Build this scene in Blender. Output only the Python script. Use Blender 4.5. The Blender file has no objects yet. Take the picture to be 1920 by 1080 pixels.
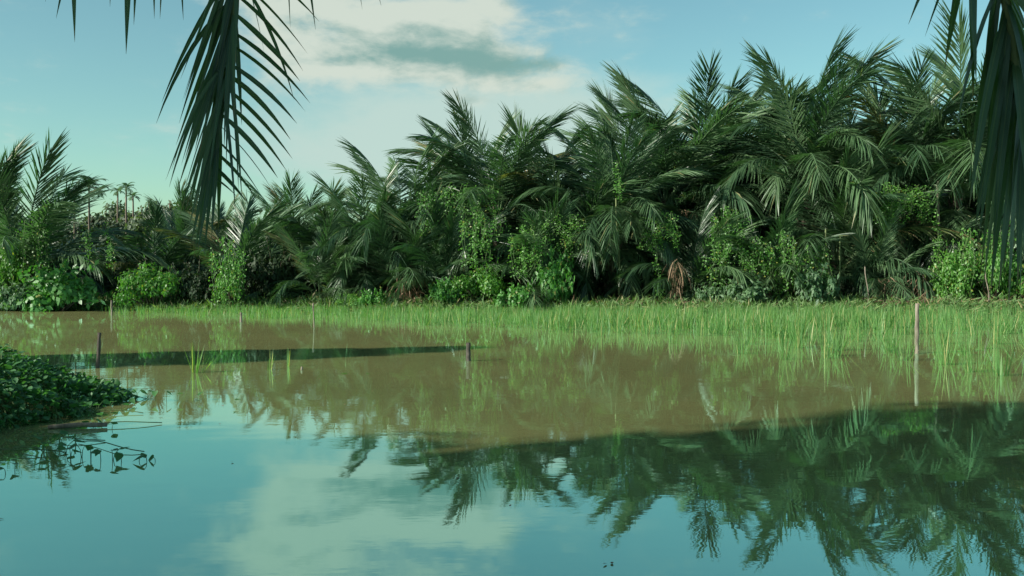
import bpy, math
import numpy as np
from mathutils import Vector, Matrix

scene = bpy.context.scene
col = scene.collection
R = math.radians
F = 1867.0            # focal length in photo pixels (35 mm lens on a 36 mm wide sensor, 1920 px)
CAMZ = 1.7
HOR = 510.0           # horizon line of the photo

# ------------------------------------------------------------------ camera
cd = bpy.data.cameras.new('camera')
cam = bpy.data.objects.new('camera', cd)
col.objects.link(cam)
cam.location = (0, 0, CAMZ)
cd.sensor_width = 36.0
cd.lens = 36.0 * F / 1920.0
cam.rotation_euler = (R(90) - math.atan((540 - HOR) / F), 0, 0)
cd.clip_start = 0.1
cd.clip_end = 20000
scene.camera = cam

# ------------------------------------------------------------------ exposure
vs = scene.view_settings
vs.view_transform = 'Standard'
vs.look = 'None'
vs.gamma = 1.0
vs.use_curve_mapping = False
vs.exposure = 0.80

# ------------------------------------------------------------------ sun + sky
SUN_EL = R(27)
travel_az = R(25)      # direction the light travels, measured from +X towards +Y
tv = Vector((math.cos(travel_az) * math.cos(SUN_EL), math.sin(travel_az) * math.cos(SUN_EL), -math.sin(SUN_EL)))
sl = bpy.data.lights.new('sun', 'SUN')
sl.energy = 5.0
sl.angle = R(0.8)
sl.color = (1.0, 0.95, 0.86)
sun = bpy.data.objects.new('sun', sl)
sun.rotation_euler = tv.to_track_quat('-Z', 'Y').to_euler()
sun.location = (-30, -20, 30)
col.objects.link(sun)

world = bpy.data.worlds.new('World')
scene.world = world
world.use_nodes = True


class NG:
    """small helper to write node trees"""
    def __init__(s, tree):
        s.t = tree
        s.n = tree.nodes
        s.l = tree.links

    def put(s, inp, v):
        if isinstance(v, bpy.types.NodeSocket):
            s.l.new(v, inp)
        elif v is not None:
            inp.default_value = v

    def math(s, op, a, b=None, c=None, clamp=False):
        n = s.n.new('ShaderNodeMath')
        n.operation = op
        n.use_clamp = clamp
        s.put(n.inputs[0], a)
        if b is not None: s.put(n.inputs[1], b)
        if c is not None: s.put(n.inputs[2], c)
        return n.outputs[0]

    def mix(s, fac, a, b, blend='MIX'):
        n = s.n.new('ShaderNodeMix')
        n.data_type = 'RGBA'
        n.blend_type = blend
        s.put(n.inputs[0], fac)
        for i, v in ((6, a), (7, b)):
            if isinstance(v, tuple) and len(v) == 3: v = v + (1,)
            s.put(n.inputs[i], v)
        return n.outputs[2]

    def smooth(s, v, a, b, lo=0.0, hi=1.0):
        n = s.n.new('ShaderNodeMapRange')
        n.interpolation_type = 'SMOOTHSTEP'
        s.put(n.inputs[0], v)
        for i, x in ((1, a), (2, b), (3, lo), (4, hi)): s.put(n.inputs[i], x)
        return n.outputs[0]

    def noise(s, vec, scale, detail=5, rough=0.55, dist=0.0):
        n = s.n.new('ShaderNodeTexNoise')
        if vec is not None: s.l.new(vec, n.inputs['Vector'])
        n.inputs['Scale'].default_value = scale
        n.inputs['Detail'].default_value = detail
        n.inputs['Roughness'].default_value = rough
        n.inputs['Distortion'].default_value = dist
        return n


def build_world():
    g = NG(world.node_tree)
    g.n.clear()
    out = g.n.new('ShaderNodeOutputWorld')
    bg = g.n.new('ShaderNodeBackground')
    g.l.new(bg.outputs[0], out.inputs[0])
    bg.inputs[1].default_value = 0.098
    sky = g.n.new('ShaderNodeTexSky')
    sky.sky_type = 'NISHITA'
    sky.sun_disc = False
    sky.sun_elevation = SUN_EL
    sky.sun_rotation = math.atan2(-tv.x, -tv.y)
    sky.air_density = 1.0
    sky.dust_density = 0.9
    sky.ozone_density = 1.0
    tint = g.mix(1.0, sky.outputs[0], (0.65, 0.92, 0.76), 'MULTIPLY')
    tc = g.n.new('ShaderNodeTexCoord')
    vec = tc.outputs['Generated']
    sep = g.n.new('ShaderNodeSeparateXYZ')
    g.l.new(vec, sep.inputs[0])
    x, y, z = sep.outputs
    az = g.math('ARCTAN2', x, y)
    el = g.math('ARCSINE', z)
    # fbm wobble so that cloud edges billow
    mp = g.n.new('ShaderNodeMapping')
    g.l.new(vec, mp.inputs[0])
    mp.inputs['Scale'].default_value = (1, 1, 2.2)
    n1 = g.noise(mp.outputs[0], 15.0, 9, 0.6, 0.25)
    n2 = g.noise(mp.outputs[0], 46.0, 7, 0.6)
    mp2 = g.n.new('ShaderNodeMapping')          # the same billows looked up a little towards the sun: their relief
    g.l.new(vec, mp2.inputs[0])
    mp2.inputs['Scale'].default_value = (1, 1, 2.2)
    mp2.inputs['Location'].default_value = (-0.014, 0, 0.030)
    n1b = g.noise(mp2.outputs[0], 15.0, 9, 0.6, 0.25)
    relief = g.math('SUBTRACT', n1.outputs[0], n1b.outputs[0])
    n3 = g.noise(mp.outputs[0], 3.2, 7, 0.55, 0.3)
    wob = g.math('MULTIPLY', g.math('SUBTRACT', n1.outputs[0], 0.5), 2.2)
    wob2 = g.math('MULTIPLY', g.math('SUBTRACT', n2.outputs[0], 0.5), 1.8)

    def blob(px, py, rx, ry, w=1.0):
        a0 = math.atan((px - 960) / F)
        e0 = math.atan((HOR - py) / F * math.cos(a0))
        da = g.math('DIVIDE', g.math('SUBTRACT', az, a0), rx / F)
        de = g.math('DIVIDE', g.math('SUBTRACT', el, e0), ry / F)
        d2 = g.math('ADD', g.math('MULTIPLY', da, da), g.math('MULTIPLY', de, de))
        gss = g.math('EXPONENT', g.math('MULTIPLY', d2, -1.0))
        return g.math('MULTIPLY', gss, w)

    def total(bl):
        t = None
        for b in bl:
            v = blob(*b)
            t = v if t is None else g.math('ADD', t, v)
        return t
    # the cumulus bank: lit upper lobes
    cum = total([(560, 30, 120, 60, .75), (640, 85, 130, 60, .9), (760, 55, 140, 55, 1.0), (880, 30, 90, 40, .7), (940, 15, 50, 25, .5),
                 (800, 120, 190, 45, .6), (960, 120, 140, 45, .6), (560, 110, 80, 50, .4), (700, -60, 260, 60, .55), (1060, 125, 60, 22, .3),
                 (480, -30, 140, 50, .5), (1000, 165, 120, 18, .45), (870, 190, 50, 12, .5), (1250, 75, 30, 16, .25), (1070, 30, 60, 16, .25)])
    cumd = g.math('ADD', g.math('MINIMUM', cum, 1.0), g.math('ADD', g.math('MULTIPLY', wob, 0.75), g.math('MULTIPLY', wob2, 0.28)))
    cumm = g.smooth(cumd, 0.12, 1.0)
    # thick, grey parts of the same bank (cloud bases)
    belly = total([(720, 100, 100, 26, .85), (620, 85, 70, 26, .45), (800, 95, 90, 30, .8), (880, 112, 90, 34, .9), (960, 128, 90, 30, .85), (1040, 118, 60, 22, .6), (660, 115, 70, 14, .5), (800, 60, 60, 14, .35), (900, 75, 70, 14, .35),
                   (560, 45, 45, 18, .4), (630, 55, 30, 12, .25), (870, 190, 45, 10, .8), (940, 192, 30, 7, .5), (1010, 165, 60, 10, .4), (1100, 150, 50, 10, .35)])
    bm = g.smooth(g.math('ADD', belly, g.math('ADD', g.math('MULTIPLY', wob, 0.3), g.math('MULTIPLY', relief, -3.6))), -0.05, 1.7)
    # a thin bright veil lower down, and thin streaks all round the sky
    veil = total([(900, 255, 340, 90, 1.5), (760, 190, 150, 40, .3), (1100, 190, 160, 60, .45), (700, 300, 300, 60, .5)])
    vm = g.smooth(g.math('ADD', veil, g.math('MULTIPLY', wob, 0.6)), 0.0, 1.15)
    front = total([(700, 150, 900, 420, 1.0)])
    gen = g.math('MULTIPLY', g.smooth(n3.outputs[0], 0.56, 0.78), g.math('SUBTRACT', 1.0, g.math('MINIMUM', front, 1.0)))
    gen = g.math('MULTIPLY', gen, g.smooth(el, 0.0, 0.12))
    c = g.mix(g.math('MULTIPLY', vm, 0.88), tint, (3.2, 4.1, 3.75))
    c = g.mix(g.math('MULTIPLY', gen, 0.6), c, (4.4, 4.9, 4.3))
    ccol = g.mix(bm, (3.9, 4.3, 3.75), (1.25, 2.3, 2.1))
    c = g.mix(g.math('MULTIPLY', cumm, 0.93), c, ccol)
    g.l.new(c, bg.inputs[0])


build_world()

# ------------------------------------------------------------------ coordinates
def P(px, py, d):
    """photo pixel at depth d -> place in the world (camera pitch is tiny and taken as a shift)"""
    return np.array([(px - 960) / F * d, d, CAMZ + (HOR - py) / F * d])


def W(px, py):
    """photo pixel on the water -> (x, y)"""
    d = F * CAMZ / (py - HOR)
    return (px - 960) / F * d, d


def norm(v):
    return v / np.maximum(np.linalg.norm(v, axis=-1, keepdims=True), 1e-9)


# ------------------------------------------------------------------ mesh building
class MB:
    """collects quads; build() links them as one mesh object"""
    def __init__(s):
        s.v, s.q, s.n = [], [], 0

    def add(s, v, q):
        s.v.append(np.asarray(v, float).reshape(-1, 3))
        s.q.append(np.asarray(q, int).reshape(-1, 4) + s.n)
        s.n += len(s.v[-1])

    def mesh(s, name, mat=None, smooth=False):
        v = np.concatenate(s.v)
        q = np.concatenate(s.q)
        me = bpy.data.meshes.new(name)
        me.vertices.add(len(v))
        me.vertices.foreach_set('co', v.astype(np.float32).ravel())
        me.loops.add(q.size)
        me.loops.foreach_set('vertex_index', q.astype(np.int32).ravel())
        me.polygons.add(len(q))
        me.polygons.foreach_set('loop_start', np.arange(0, q.size, 4, dtype=np.int32))
        if smooth:
            me.polygons.foreach_set('use_smooth', np.ones(len(q), dtype=bool))
        me.update(calc_edges=True)
        if mat: me.materials.append(mat)
        return me


def ribbons(mb, P0, D, W0, length, width, droop=0.0, prof=(0.5, 1, 0.8, 0.05), fold=0.0, gvec=(0, 0, -1)):
    """N leaf-like ribbons at once. fold > 0: three columns with a lowered mid rib."""
    P0 = np.atleast_2d(P0).astype(float)
    N = len(P0)
    D = norm(np.broadcast_to(np.asarray(D, float), (N, 3)))
    W0 = np.broadcast_to(np.asarray(W0, float), (N, 3))
    length = np.broadcast_to(length, (N,)).astype(float)
    width = np.broadcast_to(width, (N,)).astype(float)
    droop = np.broadcast_to(droop, (N,)).astype(float)
    gv = np.asarray(gvec, float)
    ns = len(prof) - 1
    rows = []
    p = P0.copy()
    d = D.copy()
    for k in range(ns + 1):
        w = norm(W0 - d * np.sum(W0 * d, 1, keepdims=True)) * (width * prof[k] * 0.5)[:, None]
        if fold > 0:
            nn = norm(np.cross(d, w + 1e-9))
            mid = p - nn * (width * prof[k] * 0.5 * fold)[:, None]
            rows.append(np.stack([p - w, mid, p + w], 1))
        else:
            rows.append(np.stack([p - w, p + w], 1))
        if k < ns:
            p = p + d * (length / ns)[:, None]
            d = norm(d + gv * (droop / ns)[:, None])
    c = 3 if fold > 0 else 2
    V = np.stack(rows, 1)                       # N, ns+1, c, 3
    base = np.arange(N)[:, None] * ((ns + 1) * c)
    qs = []
    for k in range(ns):
        for j in range(c - 1):
            a = k * c + j
            qs.append(np.array([a, a + 1, a + 1 + c, a + c]))
    qs = np.stack(qs)
    q = (base[:, None, :] + qs[None]).reshape(-1, 4)
    mb.add(V.reshape(-1, 3), q)


def tube(mb, pts, rad, n=6):
    pts = np.asarray(pts, float)
    rad = np.broadcast_to(rad, (len(pts),))
    t = norm(np.gradient(pts, axis=0))
    up = np.array([0.12, 0.31, 0.94])
    u = np.cross(t, up)
    bad = np.linalg.norm(u, axis=1) < 0.1
    if bad.any(): u[bad] = np.cross(t[bad], np.array([0.9, 0.1, 0.1]))
    u = norm(u)
    w = np.cross(t, u)
    a = np.arange(n) / n * 2 * math.pi
    V = pts[:, None] + (u[:, None] * np.cos(a)[None, :, None] + w[:, None] * np.sin(a)[None, :, None]) * rad[:, None, None]
    q = []
    for i in range(len(pts) - 1):
        for j in range(n):
            q.append((i * n + j, i * n + (j + 1) % n, (i + 1) * n + (j + 1) % n, (i + 1) * n + j))
    V = V.reshape(-1, 3)
    # caps
    m = len(V)
    V = np.concatenate([V, pts[:1], pts[-1:]])
    e = (len(pts) - 1) * n
    for j in range(0, n, 2):
        q.append((m, (j + 2) % n, (j + 1) % n, j % n))
        q.append((m + 1, e + j % n, e + (j + 1) % n, e + (j + 2) % n))
    mb.add(V, q)


def obj(name, me, parent=None, loc=None, rot=None, sc=None):
    o = bpy.data.objects.new(name, me)
    col.objects.link(o)
    if parent: o.parent = parent
    if loc is not None: o.location = tuple(float(a) for a in loc)
    if rot is not None: o.rotation_euler = rot
    if sc is not None: o.scale = sc if hasattr(sc, '__len__') else (sc, sc, sc)
    return o


def tag(o, label=None, cat=None, group=None, kind=None):
    if label: o['label'] = label
    if cat: o['category'] = cat
    if group: o['group'] = group
    if kind: o['kind'] = kind
    return o


def thing(name, label, cat, loc=(0, 0, 0), rz=0.0, group=None):
    o = obj(name, None, None, loc, (0, 0, rz))
    o.empty_display_size = 0.3
    return tag(o, label, cat, group)


# ------------------------------------------------------------------ materials
def leaf_mat(name, c0, c1, rough=0.45, trans=0.3, c2=None, f2=0.0, spec=0.4, tcol=None, objvar=0.35):
    """leaf: hue differs from leaf to leaf and from plant to plant, light passes through"""
    m = bpy.data.materials.new(name)
    m.use_nodes = True
    g = NG(m.node_tree)
    g.n.clear()
    out = g.n.new('ShaderNodeOutputMaterial')
    geo = g.n.new('ShaderNodeNewGeometry')
    oi = g.n.new('ShaderNodeObjectInfo')
    isl = geo.outputs['Random Per Island']
    r = g.math('ADD', g.math('MULTIPLY', isl, 1 - objvar), g.math('MULTIPLY', oi.outputs['Random'], objvar))
    c = g.mix(r, c0, c1)
    if c2 is not None:
        c = g.mix(g.smooth(isl, 1 - f2, 1 - f2 * 0.6), c, c2)
    tc = g.n.new('ShaderNodeTexCoord')
    nz = g.noise(tc.outputs['Object'], 6.0, 3)
    c = g.mix(1.0, c, g.mix(nz.outputs[0], (0.75, 0.75, 0.75), (1.25, 1.25, 1.2)), 'MULTIPLY')
    p = g.n.new('ShaderNodeBsdfPrincipled')
    g.l.new(c, p.inputs['Base Color'])
    p.inputs['Roughness'].default_value = rough
    p.inputs['Specular IOR Level'].default_value = spec
    tr = g.n.new('ShaderNodeBsdfTranslucent')
    g.l.new(g.mix(1.0, c, tcol or (1.5, 1.9, 0.6), 'MULTIPLY'), tr.inputs[0])
    mx = g.n.new('ShaderNodeMixShader')
    mx.inputs[0].default_value = trans
    g.l.new(p.outputs[0], mx.inputs[1])
    g.l.new(tr.outputs[0], mx.inputs[2])
    g.l.new(mx.outputs[0], out.inputs[0])
    return m


def plain_mat(name, c0, c1, scale=8.0, rough=0.85, bump=0.3, stretch=(1, 1, 1)):
    m = bpy.data.materials.new(name)
    m.use_nodes = True
    g = NG(m.node_tree)
    p = g.n['Principled BSDF']
    tc = g.n.new('ShaderNodeTexCoord')
    mp = g.n.new('ShaderNodeMapping')
    mp.inputs['Scale'].default_value = stretch
    g.l.new(tc.outputs['Object'], mp.inputs[0])
    nz = g.noise(mp.outputs[0], scale, 8, 0.65)
    g.l.new(g.mix(g.smooth(nz.outputs[0], 0.3, 0.7), c0, c1), p.inputs['Base Color'])
    p.inputs['Roughness'].default_value = rough
    p.inputs['Specular IOR Level'].default_value = 0.2
    if bump:
        b = g.n.new('ShaderNodeBump')
        b.inputs['Strength'].default_value = bump
        b.inputs['Distance'].default_value = 0.03
        g.l.new(nz.outputs[0], b.inputs['Height'])
        g.l.new(b.outputs[0], p.inputs['Normal'])
    return m


def near_mat():
    """leaflet of a near frond: parallel veins along its length, a paler mid rib, a dry tip"""
    m = bpy.data.materials.new('near_leaf')
    m.use_nodes = True
    g = NG(m.node_tree)
    g.n.clear()
    out = g.n.new('ShaderNodeOutputMaterial')
    uv = g.n.new('ShaderNodeUVMap')
    sp = g.n.new('ShaderNodeSeparateXYZ')
    g.l.new(uv.outputs[0], sp.inputs[0])
    oi = g.n.new('ShaderNodeObjectInfo')
    mp = g.n.new('ShaderNodeMapping')
    mp.inputs['Scale'].default_value = (26, 1.2, 1)
    g.l.new(uv.outputs[0], mp.inputs[0])
    ad = g.n.new('ShaderNodeVectorMath')
    g.l.new(mp.outputs[0], ad.inputs[0])
    cx = g.n.new('ShaderNodeCombineXYZ')
    g.l.new(g.math('MULTIPLY', oi.outputs['Random'], 50.0), cx.inputs[1])
    g.l.new(cx.outputs[0], ad.inputs[1])
    nz = g.noise(ad.outputs[0], 1.0, 3, 0.6)
    c = g.mix(oi.outputs['Random'], (0.030, 0.064, 0.040), (0.062, 0.108, 0.050))
    c = g.mix(1.0, c, g.mix(nz.outputs[0], (0.6, 0.6, 0.6), (1.5, 1.5, 1.4)), 'MULTIPLY')
    rib = g.smooth(g.math('ABSOLUTE', g.math('SUBTRACT', sp.outputs[0], 0.5)), 0.02, 0.07, 1.0, 0.0)
    c = g.mix(g.math('MULTIPLY', rib, 0.7), c, (0.13, 0.16, 0.07))
    tip = g.smooth(g.math('ADD', sp.outputs[1], g.math('MULTIPLY', oi.outputs['Random'], 0.12)), 0.93, 1.05)
    c = g.mix(tip, c, (0.20, 0.14, 0.07))
    bp = g.n.new('ShaderNodeBump')
    bp.inputs['Strength'].default_value = 0.5
    bp.inputs['Distance'].default_value = 0.004
    g.l.new(nz.outputs[0], bp.inputs['Height'])
    p = g.n.new('ShaderNodeBsdfPrincipled')
    g.l.new(c, p.inputs['Base Color'])
    g.l.new(bp.outputs[0], p.inputs['Normal'])
    p.inputs['Roughness'].default_value = 0.38
    p.inputs['Specular IOR Level'].default_value = 0.55
    tr = g.n.new('ShaderNodeBsdfTranslucent')
    g.l.new(g.mix(1.0, c, (1.4, 1.9, 0.5), 'MULTIPLY'), tr.inputs[0])
    mx = g.n.new('ShaderNodeMixShader')
    mx.inputs[0].default_value = 0.28
    g.l.new(p.outputs[0], mx.inputs[1])
    g.l.new(tr.outputs[0], mx.inputs[2])
    g.l.new(mx.outputs[0], out.inputs[0])
    return m


M = {}
M['palm'] = leaf_mat('palm_leaf', (0.021, 0.057, 0.027), (0.098, 0.168, 0.075), 0.40, 0.22, (0.17, 0.17, 0.08), 0.03, 0.5, objvar=0.65, tcol=(1.15, 1.75, 0.75))
M['palm_old'] = leaf_mat('old_palm_leaf', (0.06, 0.10, 0.032), (0.15, 0.16, 0.060), 0.5, 0.25, (0.24, 0.17, 0.08), 0.2, 0.4)
M['dry'] = leaf_mat('dry_leaf', (0.12, 0.075, 0.05), (0.25, 0.18, 0.12), 0.8, 0.15, spec=0.1, tcol=(1.2, 1.0, 0.7))
M['vine'] = leaf_mat('vine_leaf', (0.050, 0.148, 0.028), (0.108, 0.255, 0.044), 0.45, 0.35, (0.22, 0.24, 0.05), 0.04)
M['bush'] = leaf_mat('bush_leaf', (0.042, 0.142, 0.032), (0.090, 0.240, 0.050), 0.45, 0.32, (0.20, 0.22, 0.06), 0.03)
M['pale'] = leaf_mat('pale_leaf', (0.060, 0.125, 0.065), (0.105, 0.190, 0.085), 0.55, 0.3)
M['tree'] = leaf_mat('tree_leaf', (0.058, 0.088, 0.055), (0.110, 0.145, 0.085), 0.55, 0.3)
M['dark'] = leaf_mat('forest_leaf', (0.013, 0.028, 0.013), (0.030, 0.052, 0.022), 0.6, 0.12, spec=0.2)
M['rice'] = leaf_mat('rice_blade', (0.064, 0.158, 0.044), (0.125, 0.235, 0.068), 0.5, 0.4, (0.33, 0.30, 0.13), 0.08, objvar=0.2)
M['spin'] = leaf_mat('spinach_leaf', (0.026, 0.095, 0.036), (0.062, 0.165, 0.055), 0.5, 0.3, spec=0.35)
M['near'] = near_mat()
M['grass'] = leaf_mat('bank_leaf', (0.075, 0.150, 0.050), (0.140, 0.230, 0.075), 0.6, 0.3, (0.28, 0.24, 0.13), 0.12)
M['bark'] = plain_mat('bark', (0.055, 0.042, 0.030), (0.13, 0.105, 0.08), 9, 0.9, 0.5, (1, 1, 0.4))
M['petiole'] = plain_mat('petiole', (0.085, 0.115, 0.045), (0.14, 0.165, 0.07), 5, 0.5, 0.1)
M['stem'] = plain_mat('stem', (0.05, 0.10, 0.035), (0.09, 0.14, 0.05), 10, 0.6, 0.1)
M['wood'] = plain_mat('stake_wood', (0.09, 0.072, 0.055), (0.25, 0.21, 0.165), 14, 0.85, 0.5, (1, 1, 0.15))
M['darkwood'] = plain_mat('dark_stake_wood', (0.035, 0.030, 0.026), (0.09, 0.075, 0.06), 14, 0.8, 0.5, (1, 1, 0.15))


def ground_mat():
    m = bpy.data.materials.new('ground_soil')
    m.use_nodes = True
    g = NG(m.node_tree)
    p = g.n['Principled BSDF']
    tc = g.n.new('ShaderNodeTexCoord')
    a = g.noise(tc.outputs['Object'], 0.5, 8, 0.6)
    b = g.noise(tc.outputs['Object'], 7.0, 8, 0.7)
    c = g.mix(g.smooth(b.outputs[0], 0.35, 0.65), (0.12, 0.085, 0.06), (0.26, 0.20, 0.14))
    c = g.mix(g.smooth(a.outputs[0], 0.4, 0.6), c, (0.09, 0.11, 0.045))
    g.l.new(c, p.inputs['Base Color'])
    p.inputs['Roughness'].default_value = 0.95
    p.inputs['Specular IOR Level'].default_value = 0.15
    bp = g.n.new('ShaderNodeBump')
    bp.inputs['Strength'].default_value = 0.7
    bp.inputs['Distance'].default_value = 0.08
    g.l.new(b.outputs[0], bp.inputs['Height'])
    g.l.new(bp.outputs[0], p.inputs['Normal'])
    return m


def water_mat():
    m = bpy.data.materials.new('muddy_water')
    m.use_nodes = True
    g = NG(m.node_tree)
    g.n.clear()
    out = g.n.new('ShaderNodeOutputMaterial')
    tc = g.n.new('ShaderNodeTexCoord')
    mp = g.n.new('ShaderNodeMapping')
    mp.inputs['Scale'].default_value = (0.55, 1.0, 1.0)
    g.l.new(tc.outputs['Object'], mp.inputs[0])
    n1 = g.noise(mp.outputs[0], 2.6, 3, 0.5)
    n2 = g.noise(mp.outputs[0], 15.0, 2, 0.5)
    n3 = g.noise(mp.outputs[0], 0.35, 3, 0.5)
    calm = g.smooth(n3.outputs[0], 0.38, 0.62, 0.35, 1.0)
    h = g.math('ADD', g.math('MULTIPLY', n1.outputs[0], 0.0016), g.math('MULTIPLY', n2.outputs[0], 0.0002))
    h = g.math('MULTIPLY', h, calm)
    bp = g.n.new('ShaderNodeBump')
    bp.inputs['Strength'].default_value = 1.0
    bp.inputs['Distance'].default_value = 1.0
    g.l.new(h, bp.inputs['Height'])
    # cloudy silt: the pond scatters sunlight from just below its surface
    silt = g.noise(tc.outputs['Object'], 0.22, 6, 0.6)
    c = g.mix(g.smooth(silt.outputs[0], 0.3, 0.7), (0.215, 0.222, 0.090), (0.262, 0.268, 0.108))
    df = g.n.new('ShaderNodeBsdfDiffuse')
    g.l.new(c, df.inputs[0])
    gl = g.n.new('ShaderNodeBsdfGlossy')
    gl.inputs['Roughness'].default_value = 0.015
    gl.inputs['Color'].default_value = (0.60, 1.0, 0.92, 1)
    g.l.new(bp.outputs[0], gl.inputs['Normal'])
    fr = g.n.new('ShaderNodeFresnel')
    fr.inputs['IOR'].default_value = 1.65
    g.l.new(bp.outputs[0], fr.inputs['Normal'])
    mx = g.n.new('ShaderNodeMixShader')
    g.l.new(g.math('MINIMUM', g.math('MULTIPLY_ADD', fr.outputs[0], 0.5, 0.43), 0.69), mx.inputs[0])
    g.l.new(df.outputs[0], mx.inputs[1])
    g.l.new(gl.outputs[0], mx.inputs[2])
    g.l.new(mx.outputs[0], out.inputs[0])
    return m


# ------------------------------------------------------------------ the setting: ground and water
rng = np.random.default_rng(7)


def vnoise(x, y, seed=0):
    """cheap smooth value noise from sines"""
    r = np.random.default_rng(seed)
    t = 0
    for k in range(7):
        a = r.uniform(0, 6.28)
        f = 0.16 * 1.75 ** k
        t = t + np.sin((x * math.cos(a) + y * math.sin(a)) * f + r.uniform(0, 6.28)) / 1.5 ** k
    return t / 2.2


def ybank(x):
    return 42.2 - 0.115 * x + 0.45 * np.sin(x * 0.55) + 0.25 * np.sin(x * 1.7 + 1)


def height(x, y):
    """ground height: pond bed below 0, banks above"""
    x = np.asarray(x, float); y = np.asarray(y, float)
    far = y - ybank(x)
    near = 2.6 - y + 0.3 * np.sin(x * 0.8)
    edge = np.where(y < 14, -8.6, -8.6 - 0.56 * (y - 14))
    left = (edge - x) * 0.8
    right = x - 46 + 0.3 * np.sin(y * 0.7)
    s = np.maximum(np.maximum(far, near), np.maximum(left, right))
    ramp = np.clip(s / 2.6, -1, 1)
    h = np.where(ramp > 0, 0.46 * ramp ** 0.7, 0.8 * ramp)
    h = h + np.where(s > 0.2, 0.13 * vnoise(x, y, 3) * np.clip(s / 3, 0, 1), 0)
    h = np.where(s > 0.3, np.maximum(h, 0.10), h)
    return h


def grid_mesh(name, xs, ys, fn, mat):
    X, Y = np.meshgrid(xs, ys)
    V = np.stack([X, Y, fn(X, Y)], -1).reshape(-1, 3)
    nx = len(xs)
    i = np.arange(len(ys) - 1)[:, None] * nx + np.arange(nx - 1)[None]
    q = np.stack([i, i + 1, i + nx + 1, i + nx], -1).reshape(-1, 4)
    mb = MB()
    mb.add(V, q)
    return mb.mesh(name, mat, True)


outer = np.array([90, 140, 250, 500, 1000, 2500, 6000.])
xs = np.concatenate([-outer[::-1], np.arange(-60, 60.1, 0.5), outer])
ys = np.concatenate([-outer[::-1] - 10, np.arange(-24, 66.1, 0.5), outer])
tag(obj('ground', grid_mesh('ground', xs, ys, height, ground_mat())), kind='structure')
wx, wy = np.array([-44, 50.]), np.array([1.0, 50.0])
tag(obj('water', grid_mesh('water', wx, wy, lambda x, y: x * 0, water_mat())), kind='structure')


# ------------------------------------------------------------------ palm fronds
def frond_path(L, lean, curve, n=40, power=1.3):
    s = np.linspace(0, 1, n)
    th = lean + curve * s ** power
    dx, dz = np.sin(th), np.cos(th)
    ds = L / (n - 1)
    x = np.concatenate([[0], np.cumsum((dx[1:] + dx[:-1]) / 2 * ds)])
    z = np.concatenate([[0], np.cumsum((dz[1:] + dz[:-1]) / 2 * ds)])
    return s, np.stack([x, x * 0, z], 1), np.stack([dx, dx * 0, dz], 1)


def frond_mesh(name, lean, curve, seed, L=6.0, pairs=74, leafl=1.55, droop=0.55, vee=0.5, mat='palm', side_bend=0.0, wdt=0.062, ragged=0.08):
    r = np.random.default_rng(seed)
    s, pts, tan = frond_path(L, R(lean), R(curve))
    pts = pts + np.stack([s * 0, side_bend * s ** 2, s * 0], 1)
    mb = MB()
    tube(mb, pts[::3], np.interp(s[::3], [0, 0.25, 1], [0.065, 0.036, 0.014]), 5)
    ss = np.concatenate([0.20 + 0.765 * np.linspace(0, 1, pairs) ** 0.88] * 2)
    side = np.concatenate([np.ones(pairs), -np.ones(pairs)])
    ss = np.clip(ss + r.normal(0, 0.003, 2 * pairs), 0.18, 0.97)
    keep = r.random(2 * pairs) > ragged
    ss, side = ss[keep], side[keep]
    n = len(ss)
    p = np.stack([np.interp(ss, s[::3], pts[::3, k]) for k in range(3)], 1)
    t = norm(np.stack([np.interp(ss, s, tan[:, k]) for k in range(3)], 1))
    b = np.array([0, 1.0, 0])
    nrm = np.cross(t, np.broadcast_to(b, t.shape))
    nrm = nrm * np.where(np.abs(lean + curve * 0.5) < 0, 1, 1)
    up = -np.cross(t, np.broadcast_to(b, t.shape))
    up = np.where((up[:, 2:3] > 0) | (np.abs(up[:, 2:3]) < 1e-3), up, up)
    u = np.clip((ss - 0.2) / 0.8, 0, 1)
    a = R(56) - R(41) * u ** 1.1 + r.normal(0, R(5), n)
    v = vee + r.normal(0, 0.16, n)
    lat = (side[:, None] * b) * np.cos(v)[:, None] + (-up) * np.sin(v)[:, None] * -1
    d = t * np.cos(a)[:, None] + lat * np.sin(a)[:, None]
    ln = leafl * np.interp(u, [0, 0.12, 0.45, 0.8, 1], [0.6, 0.9, 1.0, 1.0, 0.92]) * r.uniform(0.88, 1.08, n)
    dr = droop * r.uniform(0.6, 1.4, n)
    ribbons(mb, p, d, t + r.normal(0, 0.12, (n, 3)), ln, wdt * r.uniform(0.85, 1.15, n), dr, (0.45, 1.0, 0.85, 0.06))
    return mb.mesh(name, M[mat])


FR = {}
spec = {'erect': (4, 26, .08, .5), 'open': (12, 38, .12, .5), 'arch': (25, 76, .45, .3), 'wide': (42, 94, .8, .15),
        'low': (52, 92, 1.0, .1), 'fall': (68, 95, 1.2, .05)}
for k, (ln, cv, dr, ve) in spec.items():
    FR[k] = [frond_mesh('palm_frond_' + k, ln + q * 5, cv * (0.85 + 0.3 * q), hash(k) % 100 * 0 + 11 * len(FR) + q, droop=dr, vee=ve,
                        side_bend=(-0.5, 0.35, 0.6)[q], wdt=0.052, ragged=(0.05, 0.1, 0.16)[q]) for q in range(3)]
FR['dead'] = [frond_mesh('dead_frond', 78, 96, 91, pairs=44, leafl=0.9, droop=2.6, vee=0.0, mat='dry', ragged=0.3),
              frond_mesh('dead_frond', 66, 118, 92, pairs=40, leafl=0.8, droop=2.8, vee=0.0, mat='dry', ragged=0.35, side_bend=0.5)]


TOPZ = [max(v.co.z for v in m.vertices) for m in FR['erect']]


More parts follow.
